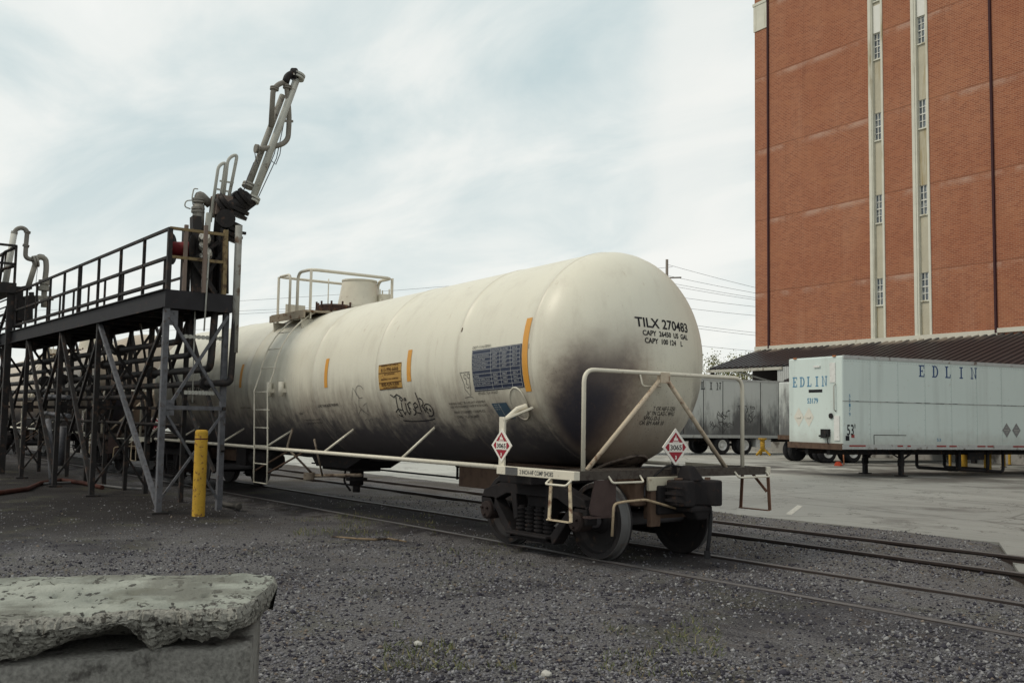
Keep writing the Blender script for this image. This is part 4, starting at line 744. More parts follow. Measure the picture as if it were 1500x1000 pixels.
# tall platform at the left edge
TW=THING('loading_tower','taller dark railed platform tower at the left edge behind the walkway','loading tower',(-23.3,-3.3,0))
mb=MB(); mb.box(-30,-23.2,-4.7,-3.3,4.82,5.1); mb.build('deck',RACK,TW)
mb=MB()
for z_ in (6.12,5.62): mb.beam((-30,-4.65,z_),(-23.25,-4.65,z_),.06); mb.beam((-23.25,-4.65,z_),(-23.25,-3.35,z_),.06); mb.beam((-30,-3.35,z_),(-23.25,-3.35,z_),.06)
for x_,y_ in ((-23.25,-4.65),(-25,-4.65),(-26.8,-3.35),(-24.6,-3.35),(-23.25,-3.35)): mb.beam((x_,y_,5.1),(x_,y_,6.12),.06)
mb.tube(bend([(-23.9,-3.6,5.1),(-23.6,-3.6,5.95),(-23.3,-3.4,6.05)],.1),.04,6); mb.tube(bend([(-23.8,-3.7,5.1),(-23.6,-3.6,5.5),(-23.3,-3.4,5.55)],.1),.04,6); mb.build('railing',RACK,TW)
for x_,y_ in ((-23.35,-3.4),(-23.35,-4.6),(-26.5,-4.6),(-26.5,-3.4)): mb=MB(); mb.beam((x_,y_,-.1),(x_,y_,4.82),.16); mb.build('column',RACK,TW)
mb=MB()
for xa,xb in ((-23.35,-26.5),(-26.5,-29.5)):
    for za,zb in ((4.7,2.6),(2.6,.3)): mb.beam((xa,-3.4,za),(xb,-3.4,zb),.07); mb.beam((xa,-3.4,zb),(xb,-3.4,za),.07)
for z_ in np.arange(3.9,4.8,.2): mb.beam((-29,-3.4,z_),(-23.35,-3.4,z_),.03)
mb.build('brace',RACK,TW)
# yellow bollard
BL=THING('bollard','tall yellow steel bollard with thin dark band beside the rack column','bollard',(-10.25,-2.82,-.06))
mb=MB(); mb.lathe((-10.25,-2.82,-.1),(0,0,1),[(0,.106),(1.44,.106),(1.465,.1),(1.48,.08),(1.485,0)],28); mb.build('post',YELLOW,BL)
mb=MB(); mb.lathe((-10.25,-2.82,1.22),(0,0,1),[(0,.1075),(.022,.1075)],28); mb.build('band',MAT('dark_red_band',(.08,.02,.02),.5),BL)
# odds and ends on the ground
mb=MB(); p_,q_=onZ(318,735,-.0),onZ(350,744,-.0); p_.z=.02; q_.z=.03; mb.tube([p_,(p_+q_)/2+Vector((0,0,-.02)),q_],.045,8); mb.lathe(q_-Vector((.02,0,0)),(q_-p_),[(-.06,0),(-.05,.05),(0,.07),(.05,.05),(.06,0)],12); TAG(mb.build('pipe_stub',MAT('oily_pipe',(.06,.055,.05),.6,.3,9,(.3,.29,.26),.6,.7,7)),'short dark pipe stub lying on gravel right of the yellow bollard','pipe')
for nm,pp,mat_,lab,rr in (('hose',[(-5,723),(40,716),(60,706),(90,702),(120,706),(150,712)],MAT('hose_red_brown',(.06,.022,.016),.7,.3,5),'rusty red hose lying on the ground at the left edge',.05),('pipe_length',[(60,706),(110,704),(180,712),(235,716)],MAT('grey_conduit',(.13,.13,.13),.6,.2,6),'grey conduit lying on dark soil under the rack',.03)):
    mb=MB(); P=[onZ(u,v,0) for u,v in pp]; P=[Vector((a.x,a.y,gz(a.x,a.y)+rr)) for a in P]; Q=[]
    for i in range(len(P)-1):
        for k in range(5): Q.append(P[i].lerp(P[i+1],k/5))
    mb.tube(Q+[P[-1]],rr,8); TAG(mb.build(nm,mat_),lab,'hose' if nm=='hose' else 'pipe')
P=[onZ(u,v,.0) for u,v in ((486,783),(500,784),(520,786),(548,788),(570,786),(595,790))]; mb=MB(); mb.tube([(p_.x,p_.y,gz(p_.x,p_.y)+.03) for p_ in P],[.01,.013,.016,.018,.018,.012],6); p_=P[4]; TAG(mb.build('broken_stick',WOOD),'pale broken stick lying on weedy gravel near the track','stick')
def rock(p_,s_,label,nm='stone'):
    bm=bmesh.new(); bmesh.ops.create_icosphere(bm,subdivisions=2,radius=s_)
    for v in bm.verts: v.co=Vector((v.co.x*1.3,v.co.y,v.co.z*.75))*(1+.35*noise.noise(v.co*(2.2/s_)+Vector((s_*99,0,0))))
    me=bpy.data.meshes.new(nm); bm.to_mesh(me); bm.free(); me.materials.append(MAT('pale_stone',(.4,.39,.36),.85,.2,20) if not bpy.data.materials.get('pale_stone') else bpy.data.materials['pale_stone']); o=bpy.data.objects.new(nm,me); COL.objects.link(o); o.location=p_; TAG(o,label,'stone')
p_=onZ(800,990,-.05); rock(p_+Vector((0,0,.015)),.034,'largest pale stone at the bottom centre edge of the gravel')
p_=onZ(612,945,-.05); rock(p_+Vector((0,0,.015)),.03,'small pale stone on dark gravel right of the concrete block')
# ------------------------------------------------------------------ concrete wall stub in the foreground
def block():
    l=Vector((.447,.894,0)).normalized(); n_=Vector((l.y,-l.x,0)); org=Vector((2.05,-7.02,0)); ZT_=.95
    T_=THING('concrete_block','pitted pale broken concrete cap on dark block, bottom left corner foreground','concrete block',(2.2,-8,0))
    L0,L1=-3.0,0.; NS=420; mb=MB(); rows=[]; qz=lambda v,k: math.floor(v*k+.5)/k
    for i in range(NS+1):
        t=L0+(L1-L0)*i/NS; nn=lambda f,s: noise.noise(Vector((t*f,s,0)))
        endk=max(0,(t+.12)/.12)
        W_=.87+.36*min(.6,max(0,-t-.38))+.05*qz(nn(2.6,1),4)+.03*qz(nn(7,2),4)+.012*nn(22,7)-.55*endk**1.8
        th=float(np.interp(t,[-3,-1.2,-.8,-.7,-.62,-.5,-.45,-.4,-.26,-.13,-.06,0],[.09,.1,.095,.07,.03,.03,.075,.1,.09,.065,.05,.045]))+.018*qz(nn(9,6),3)+.018*nn(24,3); th=max(.014,th)
        b0=.03*qz(nn(3,9),4)+.01*nn(12,4)+.08*endk**2
        prof=[(b0+.03,ZT_-.135),(b0,ZT_-.05),(b0+.012,ZT_-.012),(b0+.035,ZT_)]
        for k in range(1,40): prof.append((b0+.035+(W_-.03-b0-.035)*k/40,ZT_+.008*nn(1.5,k*.06)))
        nt=len(prof); prof+=[(W_-.028,ZT_-.002),(W_-.008,ZT_-.012),(W_,ZT_-.03)]
        for k in range(1,13): f=k/12; prof.append((W_+.012*nn(9,k*.5)+.01*nn(30,k*.9)-.05*f*f,ZT_-.03-th*f))
        nb=len(prof); prof+=[(W_-.08,ZT_-.035-th),(W_-.13,ZT_-.04-th*.8),(W_-.28,ZT_-.13),(b0+.1,ZT_-.135)]
        R=[]
        for j,(d_,z_) in enumerate(prof):
            p=org+l*t+n_*d_; v=Vector((p.x,p.y,z_))
            if 3<j<nt:
                pit=noise.noise(v*15+Vector((3,3,3))); z_-=max(0,pit-.36)*.07; pit=noise.noise(v*5.5+Vector((1,8,0))); z_-=max(0,pit-.42)*.1; q=Vector((0,0,noise.noise(v*40)*.002+noise.noise(v*12)*.003))
            elif j>=nt and j<nb: q=noise.noise_vector(v*9)*.008+noise.cell_vector(v*26)*.009-Vector((.0045,.0045,.0045))+noise.noise_vector(v*60)*.005
            else: q=noise.noise_vector(v*11)*.008
            R.append(Vector((p.x,p.y,z_))+q)
        rows.append(R)
    m_=len(rows[0]); c_=sum(rows[-1],Vector())/m_; o_=len(mb.v)
    mb.v+=[tuple(v) for r in rows for v in r]+[tuple(c_+l*.02)]
    for i in range(NS):
        for j in range(m_-1): mb.f.append((i*m_+j,(i+1)*m_+j,(i+1)*m_+j+1,i*m_+j+1)); mb.sm.append(3<=j<nt-1); mb.mi.append(1 if j>=nt-1 or j<2 else 0)
    for j in range(m_-1): mb.f.append((len(rows)*m_,NS*m_+j+1,NS*m_+j)); mb.sm.append(False); mb.mi.append(1)
    b=NB('broken_concrete',.9); nq=b.noise(2.2,6,.6); mr=b.n.new('ShaderNodeMapping'); mr.inputs['Rotation'].default_value=(0,0,R_(26.57)); b.l(b.co,mr.inputs[0]); ms=b.n.new('ShaderNodeMapping'); ms.inputs['Scale'].default_value=(.4,1,1); b.l(mr.outputs[0],ms.inputs[0]); np_=b.noise(19,4,.55,ms.outputs[0]); nf=b.noise(70,4,.75); nd=b.noise(11,5,.65,ms.outputs[0])
    c=b.mix(b.ramp(nq,.35,.68),(.23,.245,.215),(.36,.375,.33)); c=b.mix(b.math('MULTIPLY',b.ramp(nf,.5,.75),.4),c,(.2,.195,.175)); c=b.mix(b.math('MULTIPLY',b.ramp(np_,.605,.63),.94),c,(.045,.043,.04)); c=b.mix(b.math('MULTIPLY',b.ramp(nd,.61,.65),.8),c,(.09,.085,.078)); bs=b.noise(1.9,5,.6,b.map((1,1,1),(2,5,0))); c=b.mix(b.math('MULTIPLY',b.ramp(bs,.46,.58),.7),c,(.12,.118,.1)); ol=b.noise(4.5,6,.7,b.map((1,1,1),(7,1,0))); c=b.mix(b.math('MULTIPLY',b.ramp(ol,.54,.64),.55),c,(.15,.15,.12))
    cw=b.math('ABSOLUTE',b.math('SUBTRACT',b.noise(1.1,6,.62),.5)); c=b.mix(b.math('MULTIPLY',b.math('MULTIPLY',b.ramp(cw,.006,.0015),b.ramp(b.noise(1.7,2),.44,.52)),.9),c,(.05,.045,.04))
    TOPM=b.done(c,b.math('ADD',nf,b.math('MULTIPLY',np_,-1.)),.6,.02)
    mb.build('cap',[TOPM,MAT('broken_face',(.23,.225,.2),.95,.75,75,(.06,.056,.05),.53,.6,38,bump=1.,bscale=110)],T_)
    mb=MB(); rows=[]
    for i in range(101):
        t=L0+(L1-.055-L0)*i/100; R=[]
        ek=max(0,(t+.2)/.3)
        for j in range(24):
            z_=-.2+(1.0+.025*noise.noise(Vector((t*2.2,7,0)))+.012*noise.noise(Vector((t*9,3,0))))*j/23; d_=.83+.36*min(.6,max(0,-t-.38))-.3*ek**2+.02*noise.noise(Vector((t*3,z_*3,5))); p=org+l*t+n_*d_; v=Vector((p.x,p.y,z_)); R.append(v+noise.noise_vector(v*9)*.012+noise.noise_vector(v*30)*.007)
        D_=d_
        for k in range(1,10): d_=D_-(D_-.08)*k/9; p=org+l*t+n_*d_; R.append(Vector((p.x,p.y,.80)))
        R.append(Vector((org+l*t+n_*.08).to_tuple()[:2]+(-.2,))); rows.append(R)
    m_=len(rows[0]); c_=sum(rows[-1],Vector())/m_
    mb.add([v for r in rows for v in r]+[c_],[(i*m_+j,(i+1)*m_+j,(i+1)*m_+j+1,i*m_+j+1) for i in range(100) for j in range(m_-1)]+[(101*m_,100*m_+j+1,100*m_+j) for j in range(m_-1)],True)
    mb.build('base',MAT('dark_concrete',(.19,.185,.17),.9,.85,60,(.06,.056,.052),.52,.66,7,bump=.8,bscale=60),T_)
block()
# ------------------------------------------------------------------ warehouse
BY=-.1061; BD=Vector((math.cos(BY),math.sin(BY),0)); BN=Vector((-math.sin(BY),math.cos(BY),0)); B0=Vector((-38.573,47.135,0))
WH=THING('warehouse','tall windowless-looking red brick warehouse with two pale vertical window strips','warehouse',B0,BY)
def wbuild(mb,nm,mat,par=WH,bevel=0): return mb.build(nm,mat,par,bevel,local=True)     # local: x along facade, y into the building
b=NB('red_brick',.85); x,y,z=b.xyz()
bt=b.n.new('ShaderNodeTexBrick'); bt.inputs['Scale'].default_value=1; bt.inputs['Brick Width'].default_value=.31; bt.inputs['Row Height'].default_value=.105; bt.inputs['Mortar Size'].default_value=.014
bt.inputs['Color1'].default_value=(.235,.08,.046,1); bt.inputs['Color2'].default_value=(.345,.13,.07,1); bt.inputs['Mortar'].default_value=(.39,.23,.15,1)
cmb=b.n.new('ShaderNodeCombineXYZ'); b.l(x,cmb.inputs[0]); b.l(z,cmb.inputs[1]); b.l(cmb.outputs[0],bt.inputs[0])
c=b.mix(b.math('MULTIPLY',b.ramp(b.noise(.22,6,.65),.35,.68),.35),bt.outputs[0],(.25,.08,.042)); pb=b.noise(.5,3,.5,b.map((.6,1,1.3))); c=b.mix(b.math('MULTIPLY',b.ramp(pb,.57,.6),.2),c,(.38,.17,.09))
c=b.mix(b.math('MULTIPLY',b.ramp(b.noise(.8,7,.68,b.map((1,1,.1))),.5,.72),.18),c,(.46,.27,.18)); c=b.mix(b.math('MULTIPLY',b.ramp(b.noise(1.1,7,.7,b.map((1,1,.06),(3,0,0))),.55,.72),.35),c,(.15,.06,.04))
for zl in (10.72,15.84,20.92,26.15,31.3):
    dz=b.math('ABSOLUTE',b.math('SUBTRACT',z,zl)); c=b.mix(b.math('MULTIPLY',b.ramp(dz,.05,.015),.45),c,(.12,.06,.04))
    up=b.math('SUBTRACT',zl-.03,z); ef=b.math('MULTIPLY',b.ramp(up,.55,.1),b.ramp(up,0,.06)); c=b.mix(b.math('MULTIPLY',b.math('MULTIPLY',ef,b.ramp(b.noise(.45,5,.6),.4,.62)),.32),c,(.6,.5,.42))
BRICK=b.done(c,bt.outputs[1],.2,.01)
CONC=MAT('pale_concrete',(.6,.59,.51),.8,.18,1.2,(.3,.25,.14),.54,.7,1.2,True)
CONC2=MAT('stained_spandrel',(.47,.44,.35),.8,.2,1.0,(.3,.22,.09),.5,.68,.9,True)
mb=MB(); S1,S2=(9.85,10.93),(12.98,14.12)
for x0,x1 in ((0,S1[0]),(S1[1],S2[0]),(S2[1],60)): mb.box(x0,x1,0,.5,-.3,33.2)
mb.box(0,60,.5,40,-.3,33.2); WALL=wbuild(mb,'wall',BRICK)
mb=MB(); mb.box(-.15,60,-.12,.5,33.2,33.6); wbuild(mb,'coping',CONC)
mb=MB(); mb.box(-.06,1.24,-.06,.3,29.62,31.5); mb.box(-.12,1.2,-.1,.3,31.5,31.7); wbuild(mb,'corner_stone',CONC)
for x_ in (1.32,18.12): mb=MB(); mb.box(x_-.06,x_+.06,-.12,-.003,6.75,33.0); wbuild(mb,'drainpipe',MAT('drainpipe_maroon',(.05,.022,.025),.6,.2,2) if x_<5 else bpy.data.materials['drainpipe_maroon'])
mb=MB(); mb.box(0,18.2,-.1,-.003,6.62,6.92); mb.box(18.2,60,-.1,-.003,6.75,7.0); wbuild(mb,'flashing',MAT('flashing_pale',(.55,.53,.46),.6,.12,2,(.3,.27,.2),.6,.75,2))
levels=[(8.98,10.64),(14.11,15.88),(19.34,21.08),(24.53,26.2),(28.3,30)]
for (a,c_),wx in ((S1,(10.12,10.79)),(S2,(13.29,13.98))):
    mb=MB(); mb.box(a,a+.2,-.06,.4,6.92,33.2); mb.box(a+.2,wx[0],-.02,.4,6.92,33.2); mb.box(wx[1],c_,-.06,.4,6.92,33.2); wbuild(mb,'window_jamb',CONC)
    mb=MB(); zz=[6.92]+[v for l_ in levels for v in l_]+[33.2]
    for k in range(0,len(zz),2): mb=MB(); mb.box(wx[0],wx[1],.17,.45,zz[k],zz[k+1]); wbuild(mb,'spandrel',CONC2)
    mb=MB(); mb.box(wx[0]+.02,wx[1]-.02,.12,.168,26.22,28.0 if a<11 else 28.25); wbuild(mb,'white_panel',FRAMEW)
    for zl,zh in levels[:]:
        mb=MB(); mb.box(wx[0],wx[1],.27,.33,zl,zh); wn=wbuild(mb,'window',GLASS)
        mb=MB(); w=wx[1]-wx[0]
        for k in range(4): xk=wx[0]+w*k/3; mb.box(xk-.022 if k else xk,xk+.022 if k<3 else xk,.22,.269,zl,zh)
        for k in range(5): zk=zl+(zh-zl)*k/4; hh=.03 if k in (0,2,4) else .018; mb.box(wx[0],wx[1],.215,.264,max(zl,zk-hh),min(zh,zk+hh))
        wbuild(mb,'frame',FRAMEW,wn)
        mb=MB(); mb.box(wx[0]-.02,wx[1]+.02,.08,.3,zl-.08,zl-.003); wbuild(mb,'sill',CONC,wn)
# canopy roof over the loading dock
CN=THING('dock_canopy','dark corrugated lean-to roof over the loading dock at the foot of the brick warehouse','canopy',B0,BY)
b=NB('corrugated_roof',.45); c=b.mix(b.noise(.8,5),(.016,.016,.019),(.034,.033,.036)); c=b.mix(b.math('MULTIPLY',b.ramp(b.noise(.35,6,.65,b.map((1,.35,1))),.56,.7),.5),c,(.042,.039,.039))
x,y,z=b.xyz(); top=b.math('MULTIPLY',b.ramp(y,-1.3,-.3),b.ramp(b.noise(.5,4,.6,b.map((1,.2,1))),.45,.58)); c=b.mix(b.math('MULTIPLY',top,.7),c,(.36,.31,.25)); ROOFM=b.done(c)  # pale streaks near the wall: sunlit highlights painted into the roof colour
slope=.32; ZW=6.62
def roofsheet(x0,x1,y0,y1):
    mb=MB(); st=.075; xs=[]; x_=x0
    while x_<x1: xs+=[(x_,0),(x_+.2,0),(x_+.26,.12),(x_+.42,.12),(x_+.48,0)]; x_+=.5
    V=[]
    for (xa,h) in xs:
        for y_ in (y0,y1): V+=[(xa,y_,ZW+slope*y_+h)]
    for (xa,h) in xs:
        for y_ in (y0,y1): V+=[(xa,y_,ZW+slope*y_+h-.05)]
    n_=len(xs); f=[]
    for i in range(n_-1): f+=[(2*i,2*i+2,2*i+3,2*i+1),(2*n_+2*i,2*n_+2*i+1,2*n_+2*i+3,2*n_+2*i+2),(2*i,2*n_+2*i,2*n_+2*i+2,2*i+2)]
    mb.add(V,f); return mb
wbuild(roofsheet(.2,10.2,-4.7,-.11),'roof_sheet',ROOFM,CN); wbuild(roofsheet(10.2,58,-8.3,-.11),'roof_sheet',ROOFM,CN)
zf=ZW-slope*4.7
mb=MB(); mb.box(.2,7.0,-4.8,-4.66,zf-.2,zf-.02); mb.hexa([(.1,-4.7,zf-.2),(.2,-4.7,zf-.2),(.2,-.1,ZW-.2),(.1,-.1,ZW-.2),(.1,-4.7,zf+.0),(.2,-4.7,zf+.0),(.2,-.1,ZW+.0),(.1,-.1,ZW+.0)]); wbuild(mb,'gutter',MAT('gutter_paint',(.4,.39,.34),.6,.2,2,(.15,.13,.1),.55,.7,3),CN)
mb=MB(); 
for k in range(7): xk=6.55+.16*k; mb.box(xk,xk+.1,-4.72,-4.66,zf-1.0,zf-.02); mb.box(xk+.1,xk+.16,-4.70,-4.66,zf-1.0,zf-.02)
mb.box(-.8,.4,-4.1,-4.05,zf-.75,zf-.25); wbuild(mb,'end_panel',MAT('pale_sheet',(.42,.43,.42),.6,.15,3,(.2,.18,.15),.55,.7,3,True),CN)
mb=MB(); mb.box(10.2,58,-8.36,-8.28,ZW-slope*8.3-.18,ZW-slope*8.3); wbuild(mb,'fascia',STEEL_DARK,CN)
mb=MB(); mb.tube(bend([(3.0,-4.78,zf-.15),(3.3,-4.5,zf-.3),(6.2,-3.2,zf-1.2)],.2),.06,8); wbuild(mb,'downpipe',PIPE_PALE,CN)
for x_,y_ in ((.5,-4.5),(6.6,-4.5),(16,-8.1),(22,-8.1),(28,-8.1),(34,-8.1)): mb=MB(); mb.box(x_-.1,x_+.1,y_-.1,y_+.1,-.1,ZW+slope*y_-.06); wbuild(mb,'post',STEEL_DARK,CN)
DK=THING('loading_dock','grey concrete loading dock wall in the shade behind the parked trailers','loading dock',B0,BY)
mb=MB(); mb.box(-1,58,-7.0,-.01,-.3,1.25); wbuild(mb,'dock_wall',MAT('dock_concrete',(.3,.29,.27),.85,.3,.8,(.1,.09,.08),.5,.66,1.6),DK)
mb=MB(); mb.box(.3,58,-.6,-.02,1.25,6.2); wbuild(mb,'shade_panel',MAT('shade_panel_dark',(.03,.026,.024),.85,.3,2),DK)  # dark sheet added to stand for the shade under the canopy
for k in range(12): 
    mb=MB(); mb.box(10+k*4,10+k*4+.5,-7.16,-7.0,.85,1.2); wbuild(mb,'dock_bumper',RUBBER,DK)
# ------------------------------------------------------------------ trailers
def trailer_wheel(par,x_,y_,sg,r=.5):
    m_=MB(); m_.lathe((x_,y_,r),(0,sg,0),[(-.13,.0),(-.13,.27),(-.13,.43),(-.09,r-.015),(-.05,r),(.05,r),(.09,r-.015),(.13,.43),(.13,.29),(.1,.27)],28)
    wl=MB()
    t=m_.build('wheel',RUBBER,par,local=True)
    wl.lathe((x_,y_,r),(0,sg,0),[(.1,.275),(.115,.285),(.115,.25),(.02,.22),(.0,.12),(.07,.1),(.09,0)],24)
    for k in range(8): a=k*.785; wl.cyl((x_+.17*math.cos(a),y_+sg*.0,r+.17*math.sin(a)),(x_+.17*math.cos(a),y_+sg*.05,r+.17*math.sin(a)),.018,6)
    wl.build('rim',HUBW,t,local=True)
def trailer(pos,rz,L,zb,zt,label,axles,legs=True,paint=None,lw=2.6,grp='semi trailers parked at the dock',marks=True):
    """local: x from nose to tail, y=0 near side, +y away from the viewer"""
    T_=THING('semi_trailer',label,'trailer',pos,rz,grp); LB=lambda mb,nm,mat,par=T_,bv=0: mb.build(nm,mat,par,bv,local=True)
    m_=MB(); m_.box(.0,L,0,lw,zb,zt); B_=LB(m_,'box',paint or TRP,T_,.05)
    m_=MB(); m_.box(-.03,L,-.025,.03,zb-.1,zb+.06); m_.box(-.03,L,lw-.03,lw+.025,zb-.1,zb+.06); m_.box(0.05,L,-.02,.03,zt-.1,zt+.015)
    for k in range(int(L/.12)): m_.box(.1+k*.12,.13+k*.12,-.032,-.025,zb-.07,zb+.01)
    LB(m_,'side_rail',MAT('rail_alloy',(.4,.41,.4),.5,.2,6,(.15,.12,.1),.55,.7,4) if not bpy.data.materials.get('rail_alloy') else bpy.data.materials['rail_alloy'])
    m_=MB(); m_.box(-.05,.02,-.01,lw+.01,zb-.12,zb+.08); LB(m_,'nose_bumper',RUST)
    m_=MB(); m_.box(.1,L-.1,.7,.85,zb-.3,zb-.1); m_.box(.1,L-.1,lw-.85,lw-.7,zb-.3,zb-.1)
    for k in np.arange(.4,L,.8): m_.box(k,k+.06,.05,lw-.05,zb-.14,zb-.02)
    LB(m_,'underframe',STEEL_DARK)
    if legs:
        for y_ in (.45,lw-.5):
            m_=MB(); m_.box(2.93,3.07,y_-.07,y_+.07,.03,zb-.1); m_.box(2.88,3.12,y_-.05,y_+.05,.35,.55); m_.box(2.83,3.17,y_-.15,y_+.15,0,.035); m_.beam((3.05,y_,.55),(3.7,y_,zb-.12),.06); m_.beam((2.95,y_,.6),(2.6,y_+(.35 if y_<1 else -.35),zb-.12),.05); LB(m_,'landing_leg',STEEL_DARK,T_,.008)
        m_=MB(); m_.cyl((3,.45,.75),(3,lw-.5,.75),.025,8); LB(m_,'leg_shaft',STEEL_DARK)
    for xa in axles:
        m_=MB(); m_.cyl((xa,.1,.5),(xa,lw-.1,.5),.07,10); m_.box(xa-.3,xa+.3,.72,.83,.55,zb-.28); m_.box(xa-.3,xa+.3,lw-.83,lw-.72,.55,zb-.28); LB(m_,'axle',STEEL_DARK)
        for y_,sg in ((.17,-1),(.5,-1),(lw-.17,1),(lw-.5,1)): trailer_wheel(T_,xa,y_,sg)
    return T_,LB,B_
b=NB('trailer_white',.4); x,y,z=b.xyz()
c=b.mix(b.noise(.5,5),(.52,.6,.575),(.6,.67,.64)); c=b.mix(b.math('MULTIPLY',b.ramp(b.noise(2.0,6,.65,b.map((1,1,.08))),.48,.72),.35),c,(.36,.4,.38)); c=b.mix(b.math('MULTIPLY',b.ramp(b.noise(5,6,.6),.6,.74),.4),c,(.35,.3,.25)); dz_=b.math('ADD',z,b.math('MULTIPLY',b.noise(2.5,6,.65),-.9)); c=b.mix(b.math('MULTIPLY',b.ramp(dz_,1.25,.5),.5),c,(.3,.29,.26)); TRP=b.done(c,b.noise(.9,2),.1,.05)
b=NB('trailer_grimy',.5); x,y,z=b.xyz()
c=b.mix(b.noise(.5,5),(.46,.49,.47),(.56,.58,.56)); g1=b.math('ADD',b.noise(.75,9,.74,b.map((1,1,.3))),b.math('MULTIPLY',z,-.15)); c=b.mix(b.math('MULTIPLY',b.ramp(g1,.05,.3),.92),c,(.085,.085,.088)); c=b.mix(b.math('MULTIPLY',b.ramp(b.noise(3,7,.7,b.map((1,1,.12))),.52,.7),.5),c,(.2,.19,.17)); TRG=b.done(c)
EA=math.atan2(.9755,.22); ZL=-.088
def edlin(mb,fn,x0,z0,w,h,pitch,word='EDLIN'):
    for i,ch in enumerate(word):
        for q in SLAB(ch): mb.add([fn(x0+i*pitch+p[0]*w,z0+p[1]*h/1.25) for p in q],[tuple(range(len(q)))])
# NOTE local y axis of a trailer rotated by EA points towards -X world (away from the viewer)
T1,LB,BX=trailer((-12.8,19.33,ZL),EA,16.15,1.02,3.97,'clean white semi trailer with blue serif lettering on nose and side, landing legs down',[12.2,13.5])
side=lambda a,c_:(a,-.006,c_); nose=lambda a,c_:(-.006,2.6-a,c_)
for i_,ch_ in enumerate('EDLIN'): mb=MB(); edlin(mb,side,3.4+.62*i_,3.38,.30,.40,.62,ch_); LB(mb,'letter',NAVYP)
for i_,ch_ in enumerate('EDLIN'): mb=MB(); edlin(mb,nose,.22+.36*i_,2.98,.25,.34,.36,ch_); LB(mb,'letter',BLUEP)
mb=MB(); fit_text(mb,'53179',.52,.17,nose,.95,2.42,.004); LB(mb,'number',BLUEP)
mb=MB(); fit_text(mb,"53'",.36,.34,side,.18,1.38,.006); mb.add([side(.12,1.2),side(.28,1.2),side(.28,1.36),side(.12,1.36)],[(0,1,2,3)]); fit_text(mb,'3',.14,.2,nose,2.16,3.52,.01); mb.add([nose(1.02,2.78),nose(1.68,2.78),nose(1.68,2.88),nose(1.02,2.88)],[(0,1,2,3)]); LB(mb,'black_marking',BLACKP)
mb=MB(); 
for i,ch in enumerate('53179'): fit_text(mb,ch,.06,.11,side,.28,2.6-i*.15,.002)
fit_text(mb,'53',.18,.1,side,4.3-.1,1.2); LB(mb,'blue_number',BLUEP)
mb=MB(); mb.add([side(.36,1.3),side(.5,1.3),side(.5,1.4),side(.36,1.4)],[(0,1,2,3)])
k=.3
for x0,x1 in ((.25,.95),(2.35,2.6),(2.8,2.95),(4.15,4.6),(4.75,5.1),(6.1,6.5),(6.6,6.9),(7.9,8.9),(10,10.8),(12,12.6),(14,14.6)): mb.add([(x0,-.034,1.01),(x1,-.034,1.01),(x1,-.034,1.06),(x0,-.034,1.06)],[(0,1,2,3)])
LB(mb,'red_reflector',MAT('reflector_red',(.25,.035,.03),.4,.15,9))
mb=MB()
for k in range(13): mb.box(1.24*k+1.2,1.24*k+1.206,-.0045,0,1.1,3.85)
LB(mb,'panel_seam',MAT('seam_grey',(.33,.38,.375),.5,.2,3))
mb=MB()
for z_ in (1.15,3.8):
    for k in range(130): xk=.12+k*.122; mb.box(xk-.012,xk+.012,-.009,0,z_-.012,z_+.012)
for k in range(14):
    for q in range(16): xk=1.24*k+1.16; mb.box(xk-.01,xk+.01,-.009,0,1.25+q*.165,1.27+q*.165)
LB(mb,'rivet_row',MAT('rivet_grey',(.44,.5,.49),.5,.2,3))
mb=MB(); mb.box(.02,16.1,-.012,.0,2.475,2.5); LB(mb,'rub_rail',MAT('rub_rail_grey',(.3,.31,.3),.5,.3,3,(.06,.06,.06),.52,.62,2.2))
GREYD=MAT('faded_placard',(.2,.2,.2),.6,.3,12)
for xk in (7.62,8.12):
    mb=MB(); mb.add([(xk,-.008,1.35),(xk+.22,-.008,1.61),(xk,-.008,1.87),(xk-.22,-.008,1.61)],[(0,1,2,3)]); pl=LB(mb,'placard_holder',GREYD); mb=MB()
    for dz in (-.08,.0,.1): mb.box(xk-.13+abs(dz),xk+.13-abs(dz),-.012,-.009,1.61+dz-.012,1.61+dz+.012)
    LB(mb,'placard_slot',PIPE_PALE,pl)
for yk in (.52,1.02): mb=MB(); mb.add([nose(yk-.25,1.95),nose(yk,1.62),nose(yk+.25,1.95),nose(yk,2.28)],[(0,1,2,3)]); mb.box(-.03,-.008,2.6-yk-.1,2.6-yk+.1,1.92,1.97); LB(mb,'nose_placard',MAT('placard_cream',(.6,.58,.52),.5,.1,9) if yk<.6 else bpy.data.materials['placard_cream'])
mb=MB(); mb.box(-.1,-.0,.56,.92,1.32,1.56); mb.box(-.14,-.1,.62,.85,1.26,1.4);  mb.tube(bend([(-.04,.6,1.4),(-.1,.6,1.2),(-.06,.6,1.08)],.05),.02,6); LB(mb,'air_connector',STEEL_DARK); mb=MB(); mb.cyl((-.02,.5,2.0),(-.05,.5,2.0),.09,12); LB(mb,'nose_vent',STEEL_DARK); mb=MB(); mb.box(-.05,0,1.0,1.06,1.3,1.36); LB(mb,'nose_socket',STEEL_DARK)
mb=MB(); mb.tube(bend([(-.0,.3,3.05),(-.08,.3,3.0),(-.08,.3,2.2),(0,.3,2.15)],.04),.02,6); LB(mb,'grab_handle',PIPE_PALE)
mb=MB(); mb.box(-.02,0,.3,.55,3.1,3.75); mb.box(-.05,0,1.0,1.3,3.62,3.68); mb.box(-.03,.0,.12,.36,1.2,2.0); LB(mb,'nose_plate',HUBW)
